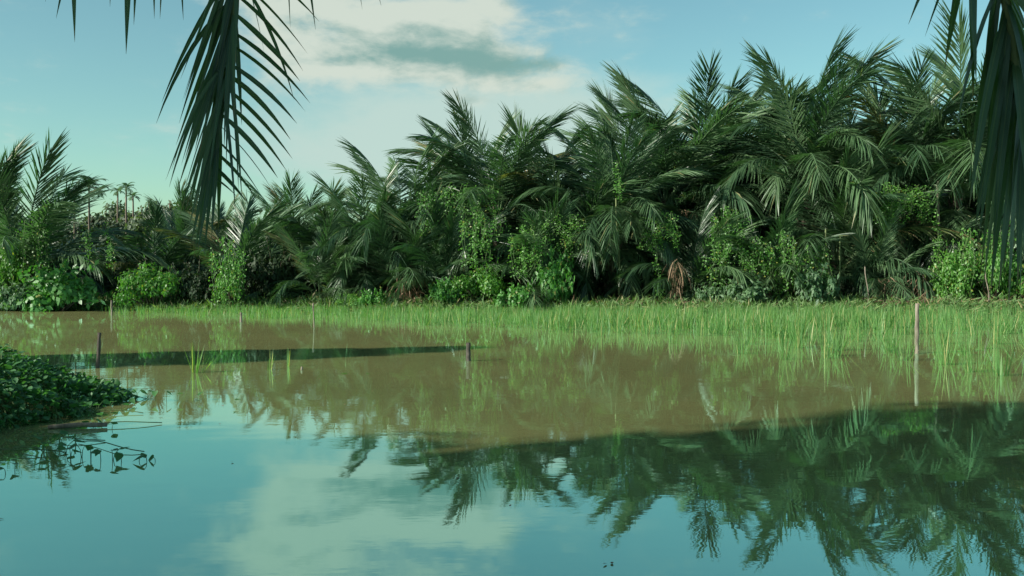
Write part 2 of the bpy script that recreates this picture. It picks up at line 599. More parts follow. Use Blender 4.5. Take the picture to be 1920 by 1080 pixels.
def trunk_mesh(h, seed):
    r = np.random.default_rng(seed)
    z = np.linspace(0, 1, 12)
    pts = np.stack([0.12 * np.sin(z * 2 + seed), 0.1 * np.sin(z * 3 + seed * 2), z], 1)
    mb = MB()
    tube(mb, pts, 0.20 - 0.05 * z + 0.03 * (np.arange(12) % 2), 8)
    # old petiole stubs standing off the trunk
    for k in range(16):
        a = k * 2.4
        zz = 0.1 + 0.055 * k
        d = np.array([math.cos(a), math.sin(a), 0.12])
        p = np.array([0, 0, zz]) + d * 0.12
        tube(mb, [p, p + d * 0.2 * r.uniform(0.7, 1.3), p + d * 0.3 + np.array([0, 0, .05])], [0.05, 0.04, 0.02], 4)
    return mb.mesh('palm_trunk', M['bark'], True)


TRUNK = [trunk_mesh(1, k) for k in range(3)]
G_PALM = 'feather palms along the far bank'


def palm(px, d, top, heart, label, seed, n=17, low=6, spread=1.0, dead=0, tilt=0.0, lean_bias=None):
    """a clump palm: px, depth d; photo rows of its highest tip and of its heart where the fronds part"""
    r = np.random.default_rng(seed)
    d = d + 1.3
    x = (px - 960) / F * d
    gz = float(height(x, d))
    zt = CAMZ + (HOR - top) / F * d
    zh = CAMZ + (HOR - heart) / F * d
    L = (zt - zh) * 1.5
    sc = max(L, 3.0) / 6.0
    tq = seed % 3
    zh = zt - sc * TOPZ[tq]
    base = thing('palm', label, 'palm tree', (x, d, gz - 0.05), 0, G_PALM)
    h = max(zh - gz + 0.1, 0.35)
    tr = obj('trunk', TRUNK[seed % 3], base, (0, 0, 0), (0, 0, r.uniform(0, 6)), (1.1, 1.1, h))
    order = ['erect'] * 2 + ['open'] * 6 + ['arch'] * 5 + ['wide'] * 4 + ['low'] * 3
    a = r.uniform(0, 6.28)
    for i in range(n):
        k = order[min(int(i / n * len(order)), len(order) - 1)]
        a += 2.4 + r.normal(0, 0.25)
        f = sc * r.uniform(0.86, 1.04) * (1.0 if i < 8 else 1.05) * spread
        if i < 8:          # the crown opens like a fan
            a = R((-80, 15, 168, 95, 215, -40, -65, 130)[i]) + r.normal(0, 0.3)
        if i == 0:         # the highest frond
            o = obj('frond', FR['erect'][tq], base, (0, 0, h - 0.1), (r.normal(0, 0.07), r.normal(0, 0.07), a + r.uniform(-1.2, 1.2)), sc)
            continue
        o = obj('frond', FR[k][r.integers(3)], base, (0.10 * math.cos(a), 0.10 * math.sin(a), h - 0.18 - 0.03 * i),
                (r.normal(0, 0.07), r.normal(0, 0.07) + tilt, a), f)
        if k != 'erect' and r.random() < 0.03:
            o.material_slots[0].link = 'OBJECT'
            o.material_slots[0].material = M['palm_old']
            o['label'] = 'yellowing old frond'
    for i in range(low):               # fronds that spring lower down the stem
        k = ['arch', 'wide', 'low', 'fall'][r.integers(4)]
        a = r.uniform(math.pi, 2 * math.pi) if r.random() < 0.8 else r.uniform(0, math.pi)
        zz = h * r.uniform(0.35, 0.95)
        obj('frond', FR[k][r.integers(3)], base, (0.12 * math.cos(a), 0.12 * math.sin(a), zz),
            (r.normal(0, 0.1), r.normal(0, 0.1), a), min(sc, 1.0) * r.uniform(0.55, 0.95))
    for i in range(dead):
        a = r.uniform(math.pi * 1.1, math.pi * 1.9)
        o = obj('dead_frond', FR['dead'][i % 2], base, (0.1 * math.cos(a), 0.1 * math.sin(a), h * r.uniform(0.5, 0.9)), (0, 0, a), sc * r.uniform(0.5, 0.7))
        o['label'] = 'withered brown frond hanging against the stem'
    return base


PALMS = [
    # px, depth, tip row, heart row, label, n, low, dead
    (48, 46, 243, 425, 'lone tall palm at the left end of the bank with steep plume of fronds', 15, 5, 0),
    (-35, 48, 275, 440, 'palm cut off by the left edge of the photo', 15, 5, 0),
    (345, 52, 332, 430, 'palm showing just behind the tip of the hanging frond', 16, 5, 0),
    (290, 48, 368, 480, 'low bright green palm rising out of the rounded bushes at left', 15, 4, 0),
    (440, 47, 362, 490, 'low palm with pale drooping frond above the vine covered stump', 14, 5, 0),
    (500, 52, 360, 455, 'dim palm filling the dip left of the low middle clump', 15, 6, 0),
    (395, 51, 350, 450, 'dark palm right behind the tip of the hanging frond, beside the dip', 15, 6, 0),
    (555, 51, 330, 440, 'dark shaggy palm at the left side of the low middle clump', 16, 6, 0),
    (615, 49, 328, 430, 'palm with arching feather tips at the crest of the low middle clump', 16, 6, 0),
    (690, 47, 308, 425, 'palm with a grey green frond curving out to the left over the gap', 16, 6, 0),
    (752, 47, 256, 385, 'palm with one steep pale plume below the cloud', 16, 6, 1),
    (815, 51, 262, 385, 'palm with dark upright blades filling the dip beside the large centre palm', 16, 6, 0),
    (880, 50, 205, 350, 'palm forming the left half of the large centre crown', 17, 6, 0),
    (935, 47, 190, 335, 'large centre palm with fan of dark fronds under the white sky', 18, 7, 0),
    (1010, 50, 192, 340, 'palm whose long frond sweeps right from the centre crown', 16, 6, 0),
    (1065, 47, 255, 400, 'shorter palm filling the notch right of the centre crown', 16, 7, 1),
    (1150, 46, 212, 350, 'sunlit palm with dense drooping skirt at the front of the grove', 18, 8, 0),
    (1180, 52, 150, 310, 'palm whose frond juts left from the tall grove over the white sky', 17, 6, 0),
    (1250, 50, 116, 285, 'tall dark palm with bunch of upright blades at the head of the grove', 18, 7, 1),
    (1325, 53, 128, 295, 'tall dark palm in the back row, second from the left of the grove', 18, 6, 0),
    (1385, 55, 138, 300, 'back row palm in the dip between the two tallest plumes', 17, 6, 0),
    (1440, 53, 122, 290, 'back row palm with fine grey tips left of the fan shaped plume', 17, 6, 0),
    (1510, 48, 90, 260, 'palm with a broad fan shaped plume standing highest in the mid grove', 19, 8, 0),
    (1575, 46.2, 215, 370, 'sunlit front palm with wide glossy fronds drooping over yellow stems', 17, 8, 0),
    (1610, 54, 165, 310, 'dim palm in the back row between the fan plume and the right crown', 16, 6, 0),
    (1690, 48, 124, 285, 'palm with dense hanging leaflets left of the near frond', 18, 8, 1),
    (1655, 53, 150, 310, 'back row palm behind the dense hanging leaflets', 16, 5, 0),
    (1795, 47, 28, 230, 'tallest palm, its fronds curling left behind the near frond', 18, 8, 0),
    (1875, 50, 70, 260, 'palm mostly hidden behind the near frond at right', 17, 6, 0),
    (1945, 47, 130, 300, 'palm cut off by the right edge of the photo', 16, 7, 0),
    (600, 45.2, 425, 530, 'small front palm with a frond bowing left to the waterside', 12, 5, 0),
    (740, 45.2, 385, 505, 'short front palm with yellowish stems above the brown dead heap', 14, 6, 0),
    (835, 45, 395, 520, 'short front palm with fronds trailing right of the brown dead heap', 13, 6, 0),
    (1000, 44.6, 375, 500, 'short front palm with a straw yellow frond in the centre', 13, 6, 1),
    (1295, 44.4, 385, 510, 'short front palm with fronds hanging before the darkest gap', 12, 6, 1),
    (1440, 44.2, 360, 490, 'short front palm draped in creeper left of the yellow stems', 13, 6, 1),
    (1640, 44, 440, 545, 'small front palm with fan like fronds beside the dark hollow', 10, 4, 0),
    (1735, 44.5, 445, 550, 'small ragged front palm inside the dark hollow', 9, 4, 1),
]
for i, (px, d, top, heart, label, n, low, dead) in enumerate(PALMS):
    palm(px, d, top, heart, label, 100 + i * 7, n + 4, low + 4, dead=dead + (i % 6 == 1))


# ------------------------------------------------------------------ leaf masses
def leaf_blob(mb, c, rad, n, size, r, up=0.5, shell=0.75):
    """n leaves in an uneven ball of leaves: most lie near the outside and look outward"""
    u = norm(r.normal(0, 1, (n, 3)))
    bump = 1 + 0.22 * np.sin(u[:, 0] * 5 + c[0]) * np.sin(u[:, 1] * 4 + c[1]) + 0.15 * np.sin(u[:, 2] * 9 + c[2])
    rr = bump * np.where(r.random(n) < shell, r.uniform(0.8, 1.08, n), r.uniform(0.3, 0.85, n))
    p = np.asarray(c) + u * np.asarray(rad) * rr[:, None]
    nrm = norm(u + np.array([0, 0, up]) + r.normal(0, 0.45, (n, 3)))
    d = norm(np.cross(nrm, r.normal(0, 1, (n, 3))) + np.array([0, 0, -0.35]))
    w = np.cross(nrm, d)
    ribbons(mb, p, d, w, size * r.uniform(0.7, 1.3, n), size * 0.62 * r.uniform(0.8, 1.2, n), 0.5, (0.3, 1.0, 0.08))


def bush_meshes(name, mat, seed, size, nblob=18, per=150, flat=1.0):
    """unit bush about 1 m in radius, 1 m high: foliage and branches"""
    r = np.random.default_rng(seed)
    mb, st = MB(), MB()
    for k in range(nblob):
        a = r.uniform(0, 6.28)
        q = r.uniform(0.15, 0.8)
        c = np.array([q * math.cos(a), q * math.sin(a), r.uniform(0.18, 0.78 - 0.35 * q) * flat])
        rd = r.uniform(0.13, 0.32)
        leaf_blob(mb, c, (rd, rd, rd * 0.75), int(per * (rd / 0.25) ** 2) + 20, size * r.uniform(0.75, 1.1), r)
        tube(st, [np.array([0.1 * math.cos(a), 0.1 * math.sin(a), -0.05]), c * np.array([.6, .6, .5]), c], [0.03, 0.02, 0.008], 5)
    # loose shoots breaking the outline
    for k in range(26):
        a, e = r.uniform(0, 6.28), r.uniform(0.2, 1.3)
        d = np.array([math.cos(a) * math.cos(e), math.sin(a) * math.cos(e), math.sin(e)])
        p0 = d * np.array([0.75, 0.75, 0.7])
        p1 = d * r.uniform(0.95, 1.22) * np.array([1, 1, 0.9])
        tube(st, [p0, p1], [0.008, 0.004], 4)
        m = 9
        f = np.linspace(0.1, 1, m)[:, None]
        pp = p0 + (p1 - p0) * f
        dd = norm(r.normal(0, 1, (m, 3)) + np.array([0, 0, 0.1]))
        ribbons(mb, pp, dd, np.cross(dd, norm(r.normal(0, 1, (m, 3)))), size * 1.1, size * 0.6, 0.5, (0.3, 1.0, 0.08))
    return mb.mesh(name + '_foliage', M[mat]), st.mesh(name + '_branches', M['bark'], True)


BUSH = {'broad': [bush_meshes('broad_bush', 'bush', 21 + k, 0.13) for k in range(2)],
        'fine': [bush_meshes('fine_bush', 'vine', 31 + k, 0.075, 20, 240) for k in range(3)],
        'pale': [bush_meshes('pale_bush', 'pale', 41 + k, 0.15, 16, 90) for k in range(2)],
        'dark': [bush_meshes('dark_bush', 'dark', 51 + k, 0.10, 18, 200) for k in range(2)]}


def bush(px, py, d, wpx, hpx, kind, label, seed, group='bushes at the foot of the palms'):
    d = d - 0.5
    x = (px - 960) / F * d
    z = max(float(height(x, d)), 0.0) - 0.03
    b = thing('bush', label, 'bush', (x, d, z), 0, group)
    f, s = BUSH[kind][seed % len(BUSH[kind])]
    w = wpx / F * d * 0.5
    h = hpx / F * d * (0.75 if kind == 'fine' else 1.0)
    rz = seed * 1.3
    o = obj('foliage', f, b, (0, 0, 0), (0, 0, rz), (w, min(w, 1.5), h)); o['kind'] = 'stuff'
    obj('branches', s, b, (0, 0, 0), (0, 0, rz), (w, min(w, 1.5), h))
    return b


BUSHES = [
    (105, 0, 44.2, 190, 100, 'broad', 'large rounded sunlit bush over the water at the far left'),
    (20, 0, 44.0, 90, 60, 'pale', 'pale low bush at the foot of the large rounded bush'),
    (15, 0, 46.0, 110, 165, 'fine', 'creeper smothered bush under the lone palm at the left edge'),
    (290, 0, 44.6, 150, 120, 'fine', 'big mound of creeper in front of the low bright palm'),
    (370, 0, 45.2, 120, 95, 'dark', 'dark leafy bush left of the vine covered stump'),
    (430, 0, 44.4, 60, 125, 'fine', 'narrow vine covered stump standing at the waterside'),
    (520, 0, 47.0, 150, 120, 'dark', 'deep shaded bush behind the bowing frond'),
    (655, 0, 44.6, 80, 45, 'fine', 'small bush tucked beneath the front palms left of the dead heap'),
    (700, 0, 44.0, 70, 40, 'broad', 'low leafy bush just left of the brown dead heap'),
    (830, 0, 43.6, 70, 62, 'broad', 'bright broad leaved bush right of the brown dead heap'),
    (905, 0, 44.6, 130, 110, 'fine', 'tall creeper mound below the large centre palm'),
    (970, 0, 43.2, 95, 55, 'broad', 'vivid round bush at the waterside in the centre'),
    (1040, 0, 44.2, 100, 115, 'broad', 'upright leafy bush beneath the straw yellow frond'),
    (1220, 0, 46.5, 120, 70, 'dark', 'dim bush inside the darkest gap of the grove'),
    (1330, 0, 43.4, 60, 40, 'pale', 'small pale bush at the left end of the grey green leaf bank'),
    (1395, 0, 43.0, 100, 55, 'pale', 'grey green large leaved bush in the middle of the leaf bank'),
    (1525, 0, 43.0, 90, 75, 'pale', 'leafy bush left of the fallen brown fronds'),
    (1590, 0, 45.5, 90, 60, 'dark', 'dark bush behind the fallen brown fronds'),
    (1790, 0, 43.4, 110, 130, 'fine', 'creeper mound right of the dark hollow'),
    (1870, 0, 43.0, 120, 190, 'fine', 'tall sunlit creeper mass behind the tips of the near frond'),
    (1935, 0, 42.4, 90, 75, 'fine', 'waterside bush cut off by the right edge of the photo'),
]
for i, (px, py, d, w, h, k, label) in enumerate(BUSHES):
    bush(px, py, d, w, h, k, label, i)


# ------------------------------------------------------------------ climbing vines
def vine_mesh(seed, width, strands, depth, leaf=0.10, per_m=24):
    """unit-high curtain of hanging creeper: leaves along wandering strands (z from 0 to -1)"""
    r = np.random.default_rng(seed)
    mb, st = MB(), MB()
    for k in range(strands):
        x0 = float(np.clip(r.normal(0, 0.33), -0.8, 0.8)) * width
        top = -0.10 * abs(x0 / width * 2) - r.choice([0, 0.12, 0.3, 0.5]) * r.random()
        ln = r.choice([0.25, 0.45, 0.8, 1.0]) * r.uniform(0.7, 1.0)
        m = 14
        z = np.linspace(top, max(top - ln, -1.0), m)
        x = x0 + np.cumsum(r.normal(0, 0.035 * width, m))
        y = r.uniform(-0.5, 0.5) * depth + np.cumsum(r.normal(0, 0.03, m))
        pts = np.stack([x, y, z * 3.0], 1)
        tube(st, pts[::3], 0.012, 4)
        n = int(per_m * 3.0 * ln)
        f = np.clip(r.choice(r.uniform(0, m - 1, 7), n) + r.normal(0, 0.9, n), 0, m - 1)
        f = np.where(r.random(n) < 0.35, r.uniform(0, m - 1, n), f)
        p = np.stack([np.interp(f, np.arange(m), pts[:, j]) for j in range(3)], 1) + r.normal(0, 1, (n, 3)) * np.array([0.10, 0.10, 0.07])
        nn = norm(np.array([-0.15, -0.6, 0.55]) + r.normal(0, 0.6, (n, 3)))
        d = norm(np.cross(nn, r.normal(0, 1, (n, 3))) + np.array([0, 0, -0.6]))
        ribbons(mb, p, d, np.cross(nn, d), leaf * r.uniform(0.7, 1.3, n), leaf * 0.8 * r.uniform(0.7, 1.2, n), 0.4, (0.35, 1.0, 0.08))
    return mb.mesh('vine_leaves', M['vine']), st.mesh('vine_stems', M['stem'])


VINE = {'wide': [vine_mesh(61 + k, 2.6, 34, 1.3) for k in range(3)],
        'mid': [vine_mesh(65 + k, 1.3, 17, 1.0) for k in range(2)],
        'thin': [vine_mesh(68 + k, 0.22, 5, 0.2) for k in range(2)]}
VINES = [
    (62, 405, 560, 'mid', 45.4, 'creeper curtain hanging on the stem of the lone left palm'),
    (205, 415, 500, 'thin', 45.6, 'yellowish strand of creeper left of the smoky gap'),
    (160, 420, 500, 'thin', 45.2, 'yellow tinged creeper column right of the lone left palm'),
    (425, 440, 575, 'mid', 43.8, 'creeper sheet running down over the narrow stump'),
    (860, 345, 440, 'wide', 45.0, 'creeper draped across the left flank of the large centre palm'),
    (893, 385, 500, 'mid', 44.6, 'bright creeper column below the large centre palm'),
    (922, 338, 425, 'thin', 45.2, 'slim bright creeper strand standing on the large centre palm'),
    (985, 420, 520, 'mid', 44.0, 'creeper hanging near the straw yellow frond'),
    (1060, 400, 480, 'wide', 44.8, 'loose creeper veil left of the slim climbing column'),
    (1158, 300, 372, 'thin', 44.6, 'bright creeper tuft at the head of the slim bare stem'),
    (1240, 395, 470, 'mid', 44.6, 'creeper patch at the left rim of the darkest gap'),
    (1233, 470, 568, 'thin', 44.2, 'single creeper strand reaching the ground in the darkest gap'),
    (1345, 430, 520, 'thin', 43.8, 'creeper strand right of the darkest gap'),
    (1365, 385, 470, 'mid', 44.8, 'creeper sheet over the fronds right of the darkest gap'),
    (1400, 440, 545, 'wide', 43.8, 'broad creeper curtain above the grey green leaf bank'),
    (1470, 430, 560, 'mid', 43.8, 'tall creeper curtain left of the yellow stems'),
    (1525, 455, 570, 'mid', 43.6, 'creeper curtain across the foot of the yellow stems'),
    (1665, 340, 420, 'mid', 45.4, 'high creeper patch under the dense hanging leaflets'),
    (1700, 345, 420, 'wide', 45.4, 'creeper canopy above the dark hollow'),
    (1757, 390, 500, 'thin', 44.6, 'creeper strand climbing the thin trunk above the dark hollow'),
    (1795, 450, 560, 'mid', 43.6, 'creeper falling to the right rim of the dark hollow'),
    (1850, 420, 570, 'wide', 43.4, 'widest creeper curtain behind the tips of the near frond'),
]
for i, (px, t, b, k, d, label) in enumerate(VINES):
    lv, st = VINE[k][i % len(VINE[k])]
    p = P(px, t, d - (0.2, 1.0, 0.5, 0.8)[i % 4])
    h = (b - t) / F * d / 3.0
    v = thing('climbing_vine', label, 'vine', p, 0, 'creepers hanging from the palms')
    s = (1, 1, h)
    o = obj('foliage', lv, v, (0, 0, 0), (0, 0, 0), s); o['kind'] = 'stuff'
    obj('stems', st, v, (0, 0, 0), (0, 0, 0), s)

# bare upright stems in the grove
STEMS = [(1160, 372, 545, 45.0, 'slim bare stem with creeper tuft at its head'),
         (1568, 440, 555, 43.8, 'yellow green stem leaning under the sunlit front palm'),
         (1553, 430, 550, 44.2, 'yellow green stem at the left of the leaning pair'),
         (1762, 340, 500, 45.6, 'thin grey trunk above the dark hollow'),
         (1627, 500, 592, 42.0, 'grey upright stick at the bank beside the fallen fronds'),
         (1853, 510, 596, 41.0, 'pale upright stick at the bank below the near frond')]
for i, (px, t, b, d, label) in enumerate(STEMS):
    a, c = P(px + (10 if i == 1 else -3), t, d), P(px, b, d)
    c[2] = height(c[0], c[1]) - 0.1
    o = a - c
    mb = MB()
    f = np.linspace(0, 1, 8)[:, None]
    tube(mb, o * f + np.array([[0.06, 0.0, 0]]) * np.sin(f * 5), np.linspace(0.055, 0.035, 8) * (1.3 if i == 3 else 0.9 if i < 3 else 0.6), 6)
    tag(obj('stem', mb.mesh('stem', M['petiole'] if i < 3 else M['wood'], True), None, c), label, 'plant stem')

# ------------------------------------------------------------------ dry fallen fronds and heaps
def flat_frond(seed):
    r = np.random.default_rng(seed)
    mb = MB()
    n = 46
    s = np.linspace(0, 1, 12)
    pts = np.stack([s * 3.0, 0.25 * np.sin(s * 2 + seed), 0.08 + 0.25 * s * (1 - s) + 0 * s], 1)
    tube(mb, pts, np.linspace(0.05, 0.012, 12), 5)
    ss = r.uniform(0.25, 1, n)
    p = np.stack([np.interp(ss, s, pts[:, k]) for k in range(3)], 1)
    d = np.stack([r.uniform(0.3, 1, n), r.choice([-1, 1], n) * r.uniform(0.3, 1, n), r.uniform(-0.1, 0.5, n)], 1)
    ribbons(mb, p, d, (1, 0, 0.3), r.uniform(0.4, 0.95, n), 0.05, 0.9, (0.5, 1, 0.7, 0.06))
    return mb.mesh('fallen_frond', M['dry'])


FALL = [flat_frond(k) for k in range(3)]
FALLEN = [(1575, 43.2, 0.1, .55, 'brown fallen frond sloping down beside the dark hollow'),
          (1610, 42.6, -0.35, .3, 'broken brown frond lying with its tip at the rice'),
          (1660, 42.4, 0.1, .1, 'flat pale dry frond lying along the bank under the dark hollow'),
          (1770, 41.6, 3.0, .05, 'pale dry frond on the bank right of the tall stake'),
          (1200, 43.4, 0.2, .1, 'dry frond lying on the bank below the darkest gap'),
          (1290, 43.2, 2.9, .1, 'dry frond lying right of the hanging brown skirt'),
          (950, 42.8, 2.5, .1, 'small dry frond in front of the vivid round bush'),
          (455, 44.0, 0.3, .25, 'grey dry frond with its tip in the water beside the stump'),
          (235, 44.6, 2.8, .3, 'grey dry frond lying on the bank beside the left stake')]
for i, (px, d, rz, ry, label) in enumerate(FALLEN):
    x = (px - 960) / F * d
    z = float(height(x, d))
    tag(obj('fallen_frond', FALL[i % 3], None, (x, d, max(z, 0) + 0.02), (0.1, ry if math.cos(rz) > 0 else ry, rz), 0.8),
        label, 'dead frond', 'dry fronds fallen on the bank')


def skirt(px, top, bot, d, label, w=0.5, n=60, seed=0):
    r = np.random.default_rng(seed)
    mb = MB()
    a = P(px, top, d)
    x, y = a[0], a[1]
    z0 = float(height(x, y)) - 0.02
    H = a[2] - z0
    ang = r.uniform(0, 6.28, n)
    q = r.random(n)
    p = np.stack([np.cos(ang) * 0.12 + r.normal(0, 0.3 * w, n), np.sin(ang) * 0.15, H * r.uniform(0.25, 1.0, n) ** (1 + w)], 1)
    dd = np.stack([np.cos(ang) * w, np.sin(ang) * w, -0.7 + 0 * ang], 1) + r.normal(0, 0.28, (n, 3))
    ribbons(mb, p, dd, r.normal(0, 1, (n, 3)), H * r.uniform(0.2, 0.7, n), r.uniform(0.025, 0.055, n), r.uniform(0.6, 2.4, n), (0.5, 1, 0.9, 0.7, 0.06))
    tag(obj('dead_leaf_heap', mb.mesh('dead_leaf_heap', M['dry']), None, (x, y, z0)), label, 'dead leaves', 'dry heaps under the palms')


skirt(765, 515, 555, 43.9, 'round heap of red brown dead leaves at the foot of the middle palms', 1.3, 130, 3)
skirt(1270, 485, 570, 43.2, 'grey brown skirt of dead leaflets hanging to the ground', 0.22, 60, 4)
skirt(1665, 520, 580, 43.4, 'dark brown dead leaves sagging in the dark hollow', 0.8, 80, 5)
skirt(1725, 500, 575, 43.6, 'limp brown fronds in the right half of the dark hollow', 0.8, 80, 6)

# ------------------------------------------------------------------ distant forest
def far_crown(seed, mat='tree', n=16, per=240, size=0.72):
    r = np.random.default_rng(seed)
    mb = MB()
    for k in range(n):
        u = norm(r.normal(0, 1, 3)) * np.array([0.75, 0.75, 0.5]) * r.uniform(0.35, 1.0)
        rd = r.uniform(0.22, 0.42)
        leaf_blob(mb, u, (rd, rd, rd * 0.8), per, size * 0.16, r)
    return mb.mesh('tree_crown', M[mat])


CROWN = [far_crown(200 + k) for k in range(4)]
tkm = MB()
tube(tkm, [(0, 0, 0), (0.05, 0, 0.4), (0, 0.05, 0.8), (0.02, 0, 1)], [0.03, 0.022, 0.015, 0.008], 6)
for k in range(6):
    a = k * 1.1
    tube(tkm, [(0.02, 0.02, 0.5 + 0.05 * k), (0.12 * math.cos(a), 0.12 * math.sin(a), 0.65 + 0.05 * k), (0.22 * math.cos(a), 0.22 * math.sin(a), 0.78 + 0.04 * k)],
         [0.012, 0.008, 0.004], 4)
TREETRUNK = tkm.mesh('tree_trunk', M['bark'], True)
FTREES = [(125, 372, 88, 3.4, 'grey green tree just right of the lone left palm'), (165, 380, 95, 3.2, 'dim tree behind the smoky gap'),
          (212, 372, 100, 3.2, 'far tree left of the small areca palm'), (262, 375, 98, 3.0, 'far tree right of the small areca palm'),
          (292, 368, 90, 2.8, 'far tree with sparse top beside the hanging frond'), (318, 352, 84, 3.4, 'tallest far tree left of the hanging frond'),
          (352, 372, 92, 3.0, 'far tree behind the hanging frond'), (405, 378, 86, 3.2, 'far round tree right of the hanging frond tip'),
          (450, 385, 90, 3.0, 'far tree above the pale drooping frond'), (500, 392, 84, 2.8, 'far tree left of the low middle clump'),
          (85, 385, 92, 3.2, 'far tree partly behind the lone left palm'), (20, 380, 90, 3.4, 'far tree at the left edge of the photo')]
for i, (px, top, d, rad, label) in enumerate(FTREES):
    p = P(px, top, d)
    h = p[2] + 0.2
    t = thing('tree', label, 'tree', (p[0], d, float(height(p[0], d)) - 0.1), 0, 'rounded trees in the far wood')
    obj('trunk', TREETRUNK, t, (0, 0, 0), (0, 0, i), (h * 0.8, h * 0.8, h * 0.8))
    c = obj('crown', CROWN[i % 4], t, (0, 0, h - rad * 1.25), (0, 0, i * 1.7), (rad, rad, rad * 1.3)); c['kind'] = 'stuff'


def areca_crown(seed):
    r = np.random.default_rng(seed)
    mb = MB()
    for k in range(13):
        a = k * 2.4
        s, pts, tan = frond_path(1.0, R(15 + 6 * k), R(80), 12)
        ca, sa = math.cos(a), math.sin(a)
        rot = np.array([[ca, -sa, 0], [sa, ca, 0], [0, 0, 1]])
        pts, tan = pts @ rot.T, tan @ rot.T
        tube(mb, pts, np.linspace(0.02, 0.006, 12), 4)
        ss = np.tile(np.linspace(0.2, 0.98, 16), 2)
        sd = np.repeat([1, -1], 16)
        p = np.stack([np.interp(ss, s, pts[:, j]) for j in range(3)], 1)
        t = np.stack([np.interp(ss, s, tan[:, j]) for j in range(3)], 1)
        b = np.array([-sa, ca, 0])
        ribbons(mb, p, t * 0.6 + sd[:, None] * b, t, 0.3, 0.045, 0.9, (0.6, 1, 0.1))
    return mb.mesh('areca_crown', M['palm'])


ARC = [areca_crown(1), areca_crown(2)]
am = MB()
zz = np.linspace(0, 1, 14)
tube(am, np.stack([0.004 * np.sin(zz * 6), zz * 0, zz], 1), np.linspace(0.016, 0.009, 14), 7)
ATR = am.mesh('areca_trunk', M['wood'], True)
for i, (px, top, d, s, label) in enumerate([(238, 342, 95, 0.95, 'small areca palm with star shaped head above the far wood'), (222, 350, 97, 0.8, 'areca palm left of the star shaped head'),
                                            (168, 330, 75, 1.5, 'areca palm with drooping head above the smoky gap'), (250, 360, 93, 0.8, 'areca palm crowded right of the star shaped head'),
                                            (140, 360, 85, 1.1, 'areca palm half lost in the grey green trees')]):
    p = P(px, top, d)
    g0 = float(height(p[0], d)) - 0.1
    h = p[2] - g0 - s * 0.55
    t = thing('areca_palm', label, 'palm tree', (p[0], d, g0), 0, 'slender areca palms in the far wood')
    obj('trunk', ATR, t, (0, 0, 0), (0, 0, i), (h * 0.9, h * 0.9, h))
    obj('crown', ARC[i % 2], t, (0, 0, h - 0.02), (0, 0, i * 1.1), s)

# the wood behind the palms, one dark mass
wm = MB()
r = np.random.default_rng(77)
for k in range(230):
    px = -200 + 2350 * k / 229 + r.normal(0, 8)
    d = r.uniform(56, 74)
    x = (px - 960) / F * d
    top = np.interp(px, [-200, 60, 200, 480, 700, 860, 1100, 1250, 1800, 2200], [420, 420, 425, 400, 380, 330, 320, 250, 220, 200]) + r.uniform(0, 60)
    zt = CAMZ + (HOR - top) / F * d
    for j in range(4):
        rd = r.uniform(1.2, 2.0)
        zc = max(zt - rd * 0.8 - j * 1.9, 0.8) if j < 3 else r.uniform(0.8, 2.2)
        leaf_blob(wm, (x + r.normal(0, 0.8), d + r.normal(0, 1), zc), (rd, rd, rd * 0.9), 150, 0.42, r)
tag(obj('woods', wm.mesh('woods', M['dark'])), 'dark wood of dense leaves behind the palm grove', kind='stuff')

# low growth that fills the shade among the palm stems
um = MB()
for k in range(210):
    px = -60 + 2050 * k / 209 + r.normal(0, 8)
    d = r.uniform(46.5, 53)
    x = (px - 960) / F * d
    rd = r.uniform(0.5, 1.1)
    leaf_blob(um, (x, d, 0.4 + r.uniform(0, 1.4)), (rd, rd, rd), 120, 0.22, r)
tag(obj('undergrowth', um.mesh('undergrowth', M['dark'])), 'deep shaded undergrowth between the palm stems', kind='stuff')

# ------------------------------------------------------------------ bank cover and litter
bm_ = MB()
n = 30000
px = r.uniform(-60, 1990, n)
x = (px - 960) / F * 43.5
off = np.abs(r.normal(0, 1.3, n)) - 0.3
dens = 0.5 + 0.5 * np.sin(x * 0.9 + 1) * np.sin(x * 2.3)
keep = r.random(n) < 0.35 + 0.65 * dens
x, off = x[keep], off[keep]
y = ybank(x) + off
n = len(x)
z = np.maximum(height(x, y), 0)
d = np.stack([r.normal(0, 0.6, n), r.normal(-0.2, 0.6, n), r.uniform(0.3, 1, n)], 1)
ribbons(bm_, np.stack([x, y, z], 1), d, r.normal(0, 1, (n, 3)), r.uniform(0.14, 0.6, n), r.uniform(0.025, 0.08, n), 0.9, (0.6, 1.0, 0.1))
tag(obj('ground_cover', bm_.mesh('ground_cover', M['grass'])), 'low weeds and grass along the far waterline', kind='stuff')
lm = MB()
n = 5000
x = r.uniform(-21, 23, n)
y = ybank(x) + r.uniform(-0.1, 2.6, n)
z = np.maximum(height(x, y), 0) + 0.02
d = np.stack([r.normal(0, 1, n), r.normal(0, 0.7, n), r.uniform(0.0, 0.25, n)], 1)
ribbons(lm, np.stack([x, y, z], 1), d, np.stack([r.normal(0, .3, n), r.normal(0, 1, n), r.normal(0, .5, n)], 1), r.uniform(0.2, 0.8, n), r.uniform(0.02, 0.05, n), 0.4, (0.7, 1.0, 0.2))
tag(obj('leaf_litter', lm.mesh('leaf_litter', M['dry'])), 'dry straw coloured litter on the far bank', kind='stuff')

